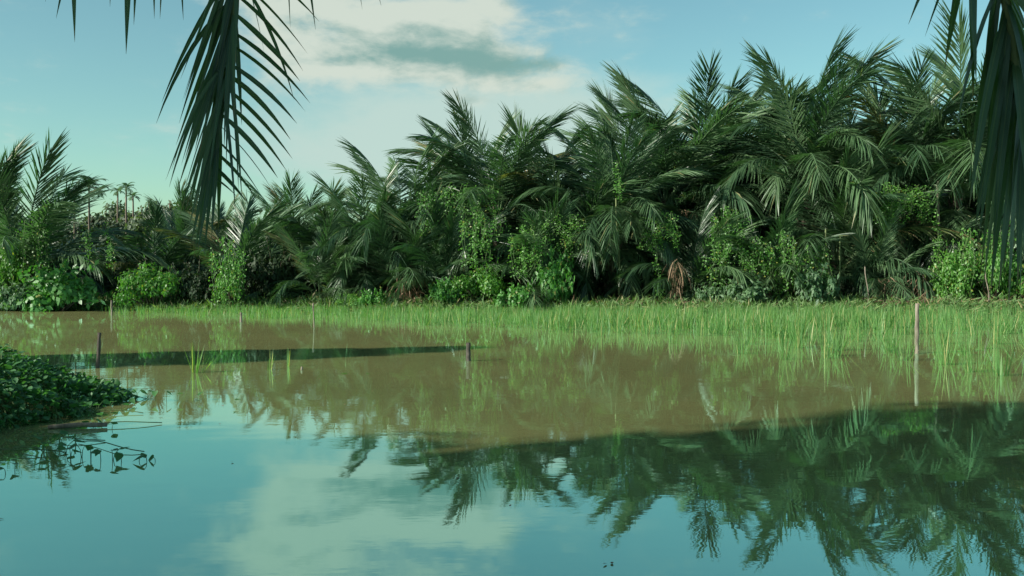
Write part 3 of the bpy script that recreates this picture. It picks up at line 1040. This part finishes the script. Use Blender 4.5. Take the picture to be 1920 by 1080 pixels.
# ------------------------------------------------------------------ rice
def rice_verts(r, n, h, spread=0.09, tilt=0.22):
    a = r.uniform(0, 6.28, n)
    q = np.sqrt(r.random(n)) * spread
    p = np.stack([q * np.cos(a), q * np.sin(a), np.full(n, -0.05)], 1)
    b = a + r.normal(0, 0.6, n)
    tl = np.abs(r.normal(0, tilt, n)) + 0.03
    d = np.stack([np.cos(b) * tl, np.sin(b) * tl, np.ones(n)], 1)
    w = np.stack([-np.sin(b) + r.normal(0, 0.5, n), np.cos(b) + r.normal(0, 0.5, n), np.zeros(n)], 1)
    return p, d, w, h * r.uniform(0.55, 1.1, n), r.uniform(0.5, 1, n) * 0.013, r.uniform(0.05, 0.5, n) * np.where(r.random(n) < 0.08, 2.5, 1)


def rice_mesh(seed, n=16, h=0.62):
    r = np.random.default_rng(seed)
    mb = MB()
    p, d, w, l, wd, dr = rice_verts(r, n, h)
    hv = np.stack([np.cos(r.uniform(0, 6.28, n)), np.sin(r.uniform(0, 6.28, n)), np.full(n, -1.0)], 1)
    ribbons(mb, p, d, w, l, wd * 1.15, dr, (0.8, 1.0, 0.9, 0.6, 0.06))
    return mb.mesh('rice_plant', M['rice'])


RICE = [rice_mesh(300 + k, 13 + 2 * (k % 5), 0.55 + 0.03 * (k % 4)) for k in range(8)]


def front_row(px):
    """photo row of the near edge of the paddy"""
    return np.interp(px, [150, 230, 400, 600, 800, 1000, 1200, 1400, 1500, 1650, 1800, 1920, 2100], [590, 592, 597, 603, 611, 622, 642, 680, 692, 700, 712, 721, 728])


rr = np.random.default_rng(5)
pts = []
for _ in range(90000):
    d = math.sqrt(rr.uniform(15.0 ** 2, 43.5 ** 2))
    px = rr.uniform(190, 2050)
    x = (px - 960) / F * d
    row = HOR + F * CAMZ / d
    edge = row - front_row(px)
    if edge > 0: continue
    if d > ybank(x) - (0.15 if px > 700 else 0.5): continue
    # thinner towards the open water and with bare patches
    dens = np.clip(-edge / 16 + 0.12, 0, 1) * np.clip(0.55 + 0.45 * math.sin(x * 1.3 + d * 0.7) * math.sin(x * 0.5 - d * 1.1 + 2), 0.2, 1)
    dens *= np.interp(d, [16, 22, 27, 34], [0.15, 0.17, 0.34, 0.95]) * (1.7 if d > 27 or math.sin(x * 2.6 + d * 1.3) * math.sin(x * 1.1 - d * 1.7) > 0.05 else 0.12)
    dens *= np.interp(px, [190, 300, 700, 1500, 1700, 1950], [0.75, 1.0, 1.0, 0.9, 0.65, 0.5])
    if px > 1150: dens *= 0.75
    if rr.random() < dens * 0.095: pts.append((x, d))
pts = sorted(pts, key=lambda q: q[1])
NEAR_RICE = 290
for i, (x, y) in enumerate(pts[:NEAR_RICE]):
    s = rr.uniform(0.85, 1.3)
    tag(obj('rice_plant', RICE[i % 8], None, (x, y, 0), (0, 0, rr.uniform(0, 6.28)), (s * 1.35, s * 1.35, s)),
        'bright green rice plant standing in the water at the near right edge of the paddy', 'rice plant', 'rice plants at the near edge of the paddy')
fm = MB()
A = [[], [], [], [], [], []]
for x, y in pts[NEAR_RICE:]:
    n = int(rr.integers(8, 13))
    q = rice_verts(rr, n, np.interp(960 + x / y * F, [200, 900, 1300], [0.40, 0.46, 0.58]) * rr.uniform(0.7, 1.15), 0.10, 0.17)
    A[0].append(q[0] + np.array([x, y, 0]))
    for j in range(1, 6): A[j].append(q[j])
A = [np.concatenate(a) for a in A]
ribbons(fm, A[0], A[1], A[2], A[3], A[4] * 1.25, A[5], (0.8, 1.0, 0.7, 0.06))
tag(obj('rice_field', fm.mesh('rice_field', M['rice'])), 'dense rice growing in the flooded paddy to the far bank', kind='stuff')
print('rice clumps', len(pts))

for i, (px, py, s, w, label) in enumerate([(364, 699, 1.0, 0.8, 'largest lone rice tuft in the open water at left'), (378, 698, 0.72, 0.9, 'smaller tuft leaning out beside the largest lone tuft'),
                                           (505, 693, 0.78, 0.6, 'lone rice tuft with thin blades right of the largest one'), (539, 687, 0.75, 0.35, 'dim thin rice tuft farthest right in the open water')]):
    x, y = W(px, py)
    mb = MB()
    r2 = np.random.default_rng(400 + i)
    p, d, w_, l, wd, dr = rice_verts(r2, (22, 9, 11, 7)[i], 0.56 * s, 0.06 * w, 0.16 if i != 1 else 0.3)
    if i == 1: d = d + np.array([0.45, 0, 0])
    ribbons(mb, p, d, w_, l, wd * 1.4, dr, (0.8, 1.0, 0.9, 0.6, 0.06))
    tag(obj('rice_tuft', mb.mesh('rice_tuft', M['rice']), None, (x, y, 0)), label, 'rice tuft', 'lone rice tufts in open water')

# ------------------------------------------------------------------ stakes
STK = [(209, 563, 209, 592, 0.034, 'wood', 'pale straight stake near the far left bank'), (186, 624, 182, 690, 0.035, 'darkwood', 'dark leaning stake behind the floating mat of leaves'),
       (452, 586, 452, 604, 0.045, 'wood', 'short stake before the vine covered stump'), (587, 568, 589, 614, 0.022, 'wood', 'slender tall stick at the edge of the rice'),
       (878, 643, 878, 677, 0.045, 'darkwood', 'stout short stump stake alone in mid water'), (1720, 569, 1720, 663, 0.043, 'wood', 'tall weathered post among the rice at right'),
       (566, 688, 565, 694, 0.02, 'wood', 'tiny stick end barely above the water'), (520, 566, 517, 580, 0.03, 'wood', 'short pale stick on the far bank left of the slender stick')]
for i, (tx, ty, bx, by, rad, mt, label) in enumerate(STK):
    x, y = W(bx, by)
    top = P(tx, ty, y)
    r2 = np.random.default_rng(500 + i)
    f = np.linspace(-0.25, 1, 9)
    pts_ = np.stack([(top[0] - x) * f + r2.normal(0, rad * 0.12, 9), r2.normal(0, rad * 0.1, 9), top[2] * f], 1)
    if i == 7: pts_[:, 2] += 0.1
    mb = MB()
    tube(mb, pts_, rad * (1 + r2.normal(0, 0.07, 9)) * np.linspace(1.05, 0.92, 9), 9)
    tag(obj('stake', mb.mesh('stake', M[mt], True), None, (x, y, 0)), label, 'stake', 'wooden stakes in the paddy')

# ------------------------------------------------------------------ floating mat of water spinach
def leaf_one(seed):
    """one arrow shaped leaf, folded along its mid rib, tip along +X"""
    r = np.random.default_rng(seed)
    mb = MB()
    ribbons(mb, [[0, 0, 0]], (1, 0, 0.1), (0, 1, 0), 1.0, 0.78 * r.uniform(0.85, 1.1), 0.3 + 0.3 * r.random(), (0.55, 1.0, 0.85, 0.45, 0.04), fold=0.35)
    return mb.mesh('spinach_leaf', M['spin'])


LEAF = [leaf_one(600 + k) for k in range(5)]
mat_e = thing('water_spinach_mat', 'dense floating mat of dark green heart shaped leaves at the left edge', 'water plant', (-8.3, 12.0, 0))
MC = np.array([-8.3, 12.0, 0.0])


def mound_h(x, y):
    """top of the mat at world x, y"""
    X, Y = x - MC[0], y - MC[1]
    q = np.sqrt((X / 3.15) ** 2 + (Y / 3.3) ** 2) + 0.04 * np.sin(X * 2.7 + Y * 1.3) + 0.05 * np.sin(Y * 4.1 - X * 2)
    return 0.71 * np.clip(1 - q ** 2.4, 0, 1) ** 0.85 * (1 + 0.16 * np.sin(X * 5.3 + 1) * np.sin(Y * 4.7)), q


rs = np.random.default_rng(9)
n = 26000
x = rs.uniform(-9.8, -4.3, n)
y = rs.uniform(8.6, 15.2, n)
h, q = mound_h(x, y)
keep = (q < 1.03) & (x > -0.53 * y - 1.2)
x, y, h = x[keep], y[keep], h[keep]
n = len(x)
z = h * rs.uniform(0.75, 1.0, n) + rs.uniform(0.01, 0.12, n)
az_ = rs.uniform(0, 6.28, n)
el_ = rs.normal(0.15, 0.45, n)
size = rs.uniform(0.045, 0.11, n)
roll = rs.normal(0, 0.5, n)
# nearest and topmost first: those show largest
order = np.argsort(y - 2.0 * (z - 0.3) + rs.normal(0, 1.1, n) + 4 * (z < h * 0.85) + 3.0 * (np.abs(x + 5.6) > 1.2))
big = order[:295]
for k in big:
    o = obj('leaf', LEAF[int(rs.integers(5))], mat_e, (x[k] - MC[0], y[k] - MC[1], z[k] + 0.02), (roll[k], -el_[k], az_[k]), size[k] * 1.15)
rest = order[295:]
sm = MB()
d = np.stack([np.cos(az_) * np.cos(el_), np.sin(az_) * np.cos(el_), np.sin(el_)], 1)[rest]
side = np.stack([-np.sin(az_), np.cos(az_), roll], 1)[rest]
ribbons(sm, np.stack([x, y, z], 1)[rest] - MC, d, side, size[rest], size[rest] * 0.75, 0.8, (0.55, 1.0, 0.8, 0.05), fold=0.3)
o = obj('foliage', sm.mesh('spinach_foliage', M['spin']), mat_e); o['kind'] = 'stuff'
tm = MB()
for k in rs.integers(0, n, 900):
    a = np.array([x[k], y[k], z[k]]) - MC
    b = np.array([x[k] + rs.normal(0, 0.12), y[k] + rs.normal(0, 0.12), -0.02]) - MC
    tube(tm, [b, (a + b) / 2 + rs.normal(0, 0.02, 3), a], [0.006, 0.005, 0.004], 4)
# runners trailing out over the water
for k in range(9):
    px0, py0 = rs.uniform(20, 240), rs.uniform(740, 850)
    x0, y0 = W(px0, py0)
    a = rs.uniform(-0.9, 0.6)
    f = np.linspace(0, 1, 8)
    ln = rs.uniform(0.4, 1.1)
    pts_ = np.stack([x0 - 0.5 + f * ln * math.cos(a), y0 + f * ln * math.sin(a) + 0.09 * np.sin(f * 5 + k), 0.012 + 0.03 * np.sin(f * 3.1) + 0 * f], 1) - MC
    tube(tm, pts_, 0.005, 4)
o = obj('stems', tm.mesh('spinach_stems', M['stem'], True), mat_e); o['kind'] = 'stuff'
# sprigs growing loose in the water round the mat
SPR = [(274, 752, 20, 1), (291, 752, 19, 1), (311, 753, 20, 1), (331, 754, 20, 1), (368, 752, 14, 1), (151, 858, 26, 2), (168, 862, 24, 2), (187, 864, 20, 1), (209, 864, 22, 2), (226, 866, 18, 1),
       (258, 866, 12, 1), (274, 867, 14, 1), (290, 866, 10, 1), (120, 852, 24, 2), (100, 858, 22, 2), (176, 800, 12, 2), (208, 805, 12, 1), (190, 790, 16, 2), (160, 780, 20, 2), (180, 775, 22, 2),
       (205, 770, 20, 2), (225, 768, 14, 1), (240, 760, 14, 1), (140, 835, 22, 2), (110, 838, 24, 3), (80, 846, 22, 2), (130, 862, 20, 2), (25, 885, 16, 1), (8, 890, 14, 1), (255, 745, 14, 2)]
WHERE = {0: 'first sprig of the row right of the floating mat', 1: 'second sprig of the row right of the floating mat', 2: 'third sprig of the row right of the floating mat',
         3: 'fourth sprig of the row right of the floating mat', 4: 'last sprig of the row, beside the reflected palm', 10: 'single bent sprig left of the lone outermost pair',
         11: 'upright sprig of the lone outermost pair', 12: 'outermost sprig lying low on the open water', 7: 'hooked sprig with a bent neck below the mat', 8: 'pair of hooked leaves on arching stalks', 9: 'single arching leaf right of the paired hooked leaves'}
for i, (px, py, hp, m) in enumerate(SPR):
    x0, y0 = W(px, py)
    hh = hp / F * y0
    label = WHERE.get(i) or 'loose dark leaf sprig floating close to the shaded edge of the mat'
    t = thing('water_sprig', label, 'water plant', (x0, y0, 0), rs.uniform(0, 6.28), 'loose sprigs round the mat' if i not in WHERE else 'separate sprigs on open water')
    for j in range(m):
        a = j * 2.6 + rs.uniform(0, 1)
        hj = hh * rs.uniform(0.75, 1.05)
        e = np.array([0.05 * math.cos(a) * (j + .5), 0.05 * math.sin(a) * (j + .5), hj])
        mb = MB()
        tube(mb, [(0, 0, -0.03), e * np.array([0.3, 0.3, 0.6]), e], [0.004, 0.003, 0.003], 5)
        obj('stalk', mb.mesh('sprig_stalk', M['stem'], True), t)
        obj('leaf', LEAF[(i + j) % 5], t, e, (rs.normal(0, 0.4), rs.uniform(-0.5, 0.7), a + rs.normal(0, 0.5)), rs.uniform(0.085, 0.12))

# floating bits
mb = MB()
x0, y0 = W(88, 805); x1, y1 = W(199, 802)
tube(mb, [(x0, y0, 0.02), ((x0 + x1) / 2, (y0 + y1) / 2, 0.035), (x1, y1, 0.03)], [0.022, 0.028, 0.024], 8)
tag(obj('floating_cane', mb.mesh('floating_cane', M['wood'], True)), 'pale cane floating along the lower edge of the leaf mat', 'cane')
for i, (px, py, s, label) in enumerate([(440, 750, 0.09, 'dark leaf floating right of the reflected palm'), (440, 775, 0.08, 'dark leaf floating below the other in open sky reflection'),
                                        (693, 701, 0.09, 'dark leaf speck floating in mid water'), (650, 700, 0.12, 'pale scrap floating flat in mid water')]):
    x0, y0 = W(px, py)
    me = LEAF[i]
    o = obj('floating_leaf', me, None, (x0, y0, 0.006), (0.1, 0.12, 0.4 + i), s * (1.3 if i < 3 else 1.6))
    tag(o, label, 'leaf', 'leaves floating on open water')


lt = MB()
rt = np.random.default_rng(44)
n = 240
d = np.sqrt(rt.uniform(5.2 ** 2, 34 ** 2, n))
x = rt.uniform(-0.53, 0.53, n) * d
a = rt.uniform(0, 6.28, n)
ribbons(lt, np.stack([x, d, np.full(n, 0.006)], 1), np.stack([np.cos(a), np.sin(a), rt.uniform(0, 0.3, n)], 1), np.stack([-np.sin(a), np.cos(a), a * 0], 1),
        rt.uniform(0.015, 0.06, n), rt.uniform(0.006, 0.025, n), 0.3, (0.5, 1, 0.3))
tag(obj('water_litter', lt.mesh('water_litter', M['dry'])), 'specks of chaff floating on the pond', kind='stuff')

# ------------------------------------------------------------------ near palms whose fronds hang into the view
def near_leaflets(fr, origin, items, mat='near', seed=0):
    """items: (start, direction, length, width, droop) in world; each leaflet is an object of its own under the frond"""
    r = np.random.default_rng(seed)
    for (s, d, ln, w, dr, wv) in items:
        mb = MB()
        ribbons(mb, [np.zeros(3)], d, wv, ln, w, dr, (0.45, 0.85, 1.0, 1.0, 0.9, 0.66, 0.36, 0.03), fold=0.35)
        me = mb.mesh('near_leaflet', M[mat])
        li = np.zeros(len(me.loops), dtype=np.int32)
        me.loops.foreach_get('vertex_index', li)
        lay = me.uv_layers.new(name='UVMap')
        lay.data.foreach_set('uv', np.stack([(li % 3) / 2.0, (li // 3) / 7.0], 1).astype(np.float32).ravel())
        obj('leaflet', me, fr, np.asarray(s) - origin)


def near_frond(palm_e, pbase, path, rad, label=None):
    mb = MB()
    o0 = np.asarray(path[0])
    tube(mb, np.asarray(path) - o0, rad, 7)
    fr = obj('frond', mb.mesh('near_rachis', M['petiole'], True), palm_e, o0 - pbase)
    if label: fr['label'] = label
    return fr, o0


def spline(pts, n):
    pts = np.asarray(pts, float)
    t = np.arange(len(pts))
    tt = np.linspace(0, len(pts) - 1, n)
    out = []
    for q in tt:
        i = min(int(q), len(pts) - 2)
        f = q - i
        p0 = pts[max(i - 1, 0)]; p1 = pts[i]; p2 = pts[i + 1]; p3 = pts[min(i + 2, len(pts) - 1)]
        out.append(0.5 * (2 * p1 + (p2 - p0) * f + (2 * p0 - 5 * p1 + 4 * p2 - p3) * f ** 2 + (3 * p1 - p0 - 3 * p2 + p3) * f ** 3))
    return np.array(out)


def near_trunk(e, h, lean):
    mb = MB()
    f = np.linspace(0, 1, 16)
    tube(mb, np.stack([lean[0] * f, lean[1] * f, h * f], 1), 0.2 - 0.06 * f + 0.012 * (np.arange(16) % 2), 10)
    obj('trunk', mb.mesh('near_trunk', M['bark'], True), e)


# left palm: stands behind the camera, one long frond hangs down in front
LB = np.array([-2.6, -1.8, 0.35])
lp = thing('near_palm', 'near palm out of frame above whose feathery frond hangs down at the upper left', 'palm tree', LB, 0, 'near palms overhanging the pond')
near_trunk(lp, 4.3, (0.2, 0.3))
crownL = LB + np.array([0.2, 0.3, 4.2])
D1 = 5.2
path = spline([crownL, (-2.2, 0.8, 5.2), (-1.75, 3.2, 4.9), P(455, -330, 4.8), P(446, -80, D1), P(432, 110, D1), P(412, 240, D1), P(392, 350, D1), P(372, 440, D1)], 60)
fr, o0 = near_frond(lp, LB, path, np.interp(np.arange(60), [0, 30, 59], [0.05, 0.018, 0.004]), 'long frond hanging straight down with drooping leaflets')
rl = np.random.default_rng(31)
items = []


def along(path, row):
    """point of the path at a photo row"""
    rows = HOR - (path[:, 2] - CAMZ) / path[:, 1] * F
    k = np.argsort(rows[20:]) + 20
    return np.array([np.interp(row, rows[k], path[k, j]) for j in range(3)])


def aim(s, tx, ty, dd, droop):
    """direction and length of a leaflet from s whose straight chord ends near photo pixel tx, ty at depth dd"""
    e = P(tx, ty, dd)
    v = e - s
    ln = np.linalg.norm(v) * 1.04
    return norm(v + np.array([0, 0, 0.42 * droop * ln])), ln


px5 = D1 / F
for row, tx, ty in [(-70, 592, 45), (-40, 572, 100), (-10, 562, 134), (25, 558, 150), (60, 576, 194), (85, 566, 210), (120, 551, 232), (140, 540, 262), (165, 543, 296), (190, 531, 320), (215, 516, 333), (235, 505, 355), (262, 490, 372),
                    (285, 480, 378), (310, 462, 380), (330, 446, 372)]:
    s = along(path, row)
    dr = rl.uniform(0.35, 0.6)
    d, ln = aim(s, tx, ty, D1 + rl.uniform(-0.25, 0.25), dr)
    items.append((s, d, ln, 0.025 * rl.uniform(0.85, 1.2), dr, (0.25, 0.4, -1) + rl.normal(0, 0.3, 3)))
for tx, ty in [(368, 90), (345, 140), (352, 175), (348, 180), (343, 222), (360, 235), (336, 262), (352, 290), (346, 300), (318, 328), (340, 345), (328, 318), (352, 385), (345, 372), (342, 400),
               (358, 420), (352, 440), (362, 450), (358, 462), (372, 470), (366, 478), (385, 468), (398, 440), (410, 430), (372, 400), (380, 350), (365, 330), (375, 290), (385, 250), (370, 200)]:
    row = ty - rl.uniform(250, 330) * (1 if ty < 380 else 0.75)
    s = along(path, row)
    dr = rl.uniform(0.15, 0.4)
    d, ln = aim(s, tx, ty, D1 + rl.uniform(-0.25, 0.2), dr)
    items.append((s, d, ln, 0.024 * rl.uniform(0.8, 1.2), dr, (0.5, 0.7, 0.3) + rl.normal(0, 0.35, 3)))
for k in range(26):                     # leaflets that fall across the front of the midrib
    row = rl.uniform(-110, 230)
    s = along(path, row)
    dr = rl.uniform(0.5, 1.1)
    tx = np.interp(row + 150, [0, 400], [430, 395]) + rl.normal(0, 42)
    d, ln = aim(s, tx, row + rl.uniform(190, 270), D1 + rl.uniform(-0.35, 0.3), dr)
    items.append((s, d, ln, 0.024 * rl.uniform(0.75, 1.15), dr, norm(np.array([0.8, 0.5, 0]) + rl.normal(0, 0.3, 3))))
near_leaflets(fr, o0, items)
# a second frond above the frame: only leaflet tips reach into the picture
path2 = spline([crownL, (-2.4, 0.6, 4.9), (-2.7, 3.0, 4.6), P(330, -230, 5.0), P(200, -170, 5.2), P(60, -130, 5.4), P(-60, -70, 5.5)], 40)
fr2, o2 = near_frond(lp, LB, path2, np.interp(np.arange(40), [0, 39], [0.045, 0.008]), 'frond above the frame of which only leaflet tips show')
items = []
for (bx, by, tx, ty, w) in [(140, -150, 143, 72, .028), (160, -155, 113, 30, .022), (215, -175, 210, 8, .02), (250, -185, 240, 92, .038), (268, -190, 255, 40, .026), (290, -200, 292, 28, .024), (318, -210, 304, 28, .022), (330, -225, 345, 30, .024),
                            (100, -140, 90, 0, .02), (190, -165, 180, -10, .02), (60, -130, 50, -8, .02)]:
    s = P(bx, by, 5.2)
    dr = 0.5
    d, ln = aim(s, tx, ty, 5.2, dr)
    items.append((s, d, ln, w, dr, (1, 0.4, 0)))
for (bx, by, tx, ty, w) in [(500, -150, 588, 45, .024), (520, -140, 545, 40, .014), (640, -160, 712, 6, .016), (660, -150, 676, 10, .012)]:
    pass
near_leaflets(fr2, o2, items)
path2b = spline([crownL, (-1.6, 0.6, 5.3), (-1.1, 3.0, 4.9), P(560, -260, 5.0), P(660, -190, 5.3), P(760, -120, 5.5)], 40)
fr2b, o2b = near_frond(lp, LB, path2b, np.interp(np.arange(40), [0, 39], [0.04, 0.008]), 'frond above the frame right of the long hanging one')
items = []
for (bx, by, tx, ty, w) in [(545, -250, 590, 46, .026), (530, -260, 545, 42, .016), (655, -190, 712, 6, .02), (640, -200, 678, 12, .014)]:
    s = P(bx, by, 5.1)
    d, ln = aim(s, tx, ty, 5.2, 0.4)
    items.append((s, d, ln, w, 0.4, (1, 0.4, 0)))
near_leaflets(fr2b, o2b, items)

# right palm
RB = np.array([3.6, -1.6, 0.35])
rp = thing('near_palm', 'near palm out of frame whose broad dark frond hangs down the right edge', 'palm tree', RB, 0, 'near palms overhanging the pond')
near_trunk(rp, 3.9, (-0.2, 0.3))
crownR = RB + np.array([-0.2, 0.3, 3.8])
D2 = 3.7
pathr = spline([crownR, (3.1, 0.3, 4.4), (2.3, 2.2, 3.9), P(1850, -210, D2 - .2), P(1872, -60, D2), P(1893, 70, D2), P(1910, 190, D2), P(1922, 300, D2), P(1930, 400, D2)], 60)
fr3, o3 = near_frond(rp, RB, pathr, np.interp(np.arange(60), [0, 30, 59], [0.05, 0.02, 0.005]), 'broad frond hanging down the right edge')
items = []
for row, tx, ty, w in [(-200, 1716, 48, .034), (-190, 1735, 62, .040), (-175, 1775, 120, .052), (-160, 1820, 182, .060), (-120, 1828, 150, .05), (-60, 1842, 250, .052), (-30, 1832, 300, .05), (0, 1850, 330, .05), (20, 1826, 382, .05), (45, 1848, 420, .048),
                       (70, 1832, 440, .048), (90, 1842, 500, .048), (110, 1862, 470, .046), (130, 1852, 530, .046), (150, 1868, 545, .046), (170, 1880, 500, .046), (190, 1892, 560, .046), (210, 1880, 540, .044), (230, 1898, 565, .044), (250, 1905, 530, .044), (270, 1916, 560, .044), (300, 1925, 560, .044)]:
    s = along(pathr, row)
    dr = rl.uniform(0.4, 0.8)
    d, ln = aim(s, tx + rl.normal(0, 4), ty, D2 + rl.uniform(-0.3, 0.15), dr)
    items.append((s, d, ln, w * 0.72, dr, norm(np.array([0.9, 0.45, 0.1]) + rl.normal(0, 0.25, 3))))
for row, tx, ty, w in [(-120, 1935, 60, .05), (-90, 1960, 110, .05), (-60, 1945, 150, .046), (-30, 1970, 190, .046), (0, 1950, 230, .046), (30, 1975, 270, .046), (60, 1950, 330, .046), (95, 1960, 380, .046), (130, 1950, 420, .046), (170, 1960, 460, .046)]:
    s = along(pathr, row)
    dr = rl.uniform(0.4, 0.8)
    d, ln = aim(s, tx, ty, D2 + rl.uniform(-0.2, 0.3), dr)
    items.append((s, d, ln, w, dr, norm(np.array([0.4, 0.3, -1.0]) + rl.normal(0, 0.25, 3))))
for k in range(9):
    row = rl.uniform(-150, 190)
    s = along(pathr, row)
    dr = rl.uniform(0.8, 1.4)
    d, ln = aim(s, np.interp(row, [-150, 200], [1865, 1905]) + rl.normal(0, 26), row + rl.uniform(230, 330), D2 + rl.uniform(-0.35, 0.2), dr)
    items.append((s, d, ln, rl.uniform(.034, .046), dr, norm(np.array([0.9, 0.5, 0.1]) + rl.normal(0, 0.3, 3))))
near_leaflets(fr3, o3, items, seed=2)

# ------------------------------------------------------------------ the grove on the left bank that shades the near water
gm = MB()
rg = np.random.default_rng(15)


def fill(Y0, Y1, X0, X1, z0, z1, n, rad):
    for k in range(n):
        c = (rg.uniform(X0, X1), rg.uniform(Y0, Y1), rg.uniform(z0, z1))
        c = (c[0], c[1] + rg.normal(0, 0.55), c[2])
        leaf_blob(gm, c, (rad, rad, rad * 0.8), 130, 0.42, rg, shell=0.6)


TA = math.tan(travel_az)


def row_of_trees(Ya, Yb_, ha, hb, n, rad):
    """trees along the left bank between Ya and Yb_, ha and hb high"""
    for k in range(n):
        f = rg.random()
        X = rg.uniform(-17.5, -14.2)
        Y = Ya + (Yb_ - Ya) * f + (X + 14) * TA
        top = ha + (hb - ha) * f
        c = (X, Y, rg.uniform(0.4, top - rad * 0.9))
        leaf_blob(gm, c, (rad, rad, rad * 0.8), 130, 0.42, rg, shell=0.6)


Y_A = 9.77 - (14 - 1.15) * TA        # the shade's far edge in the near water
Y_B = 14.1 - (14 - 4.4) * TA         # and on the left, beside the floating mat
Y_C = 19.9 - (14 - 7.0) * TA         # the long stripe
row_of_trees(-15, Y_A - 1.2, 15, 14, 700, 1.25)
row_of_trees(Y_A - 0.6, Y_A + 2.2, 8.4, 6.3, 100, 0.8)
row_of_trees(Y_A + 2.0, Y_B - 1.1, 6.1, 5.7, 100, 0.8)
row_of_trees(Y_C - 1.5, Y_C - 0.2, 5.5, 10.4, 80, 0.6)
row_of_trees(Y_C - 0.2, Y_C + 0.9, 9.6, 4.5, 65, 0.6)
tag(obj('grove', gm.mesh('grove', M['dark'])), 'grove on the near left bank casting its shade over the water', kind='stuff')
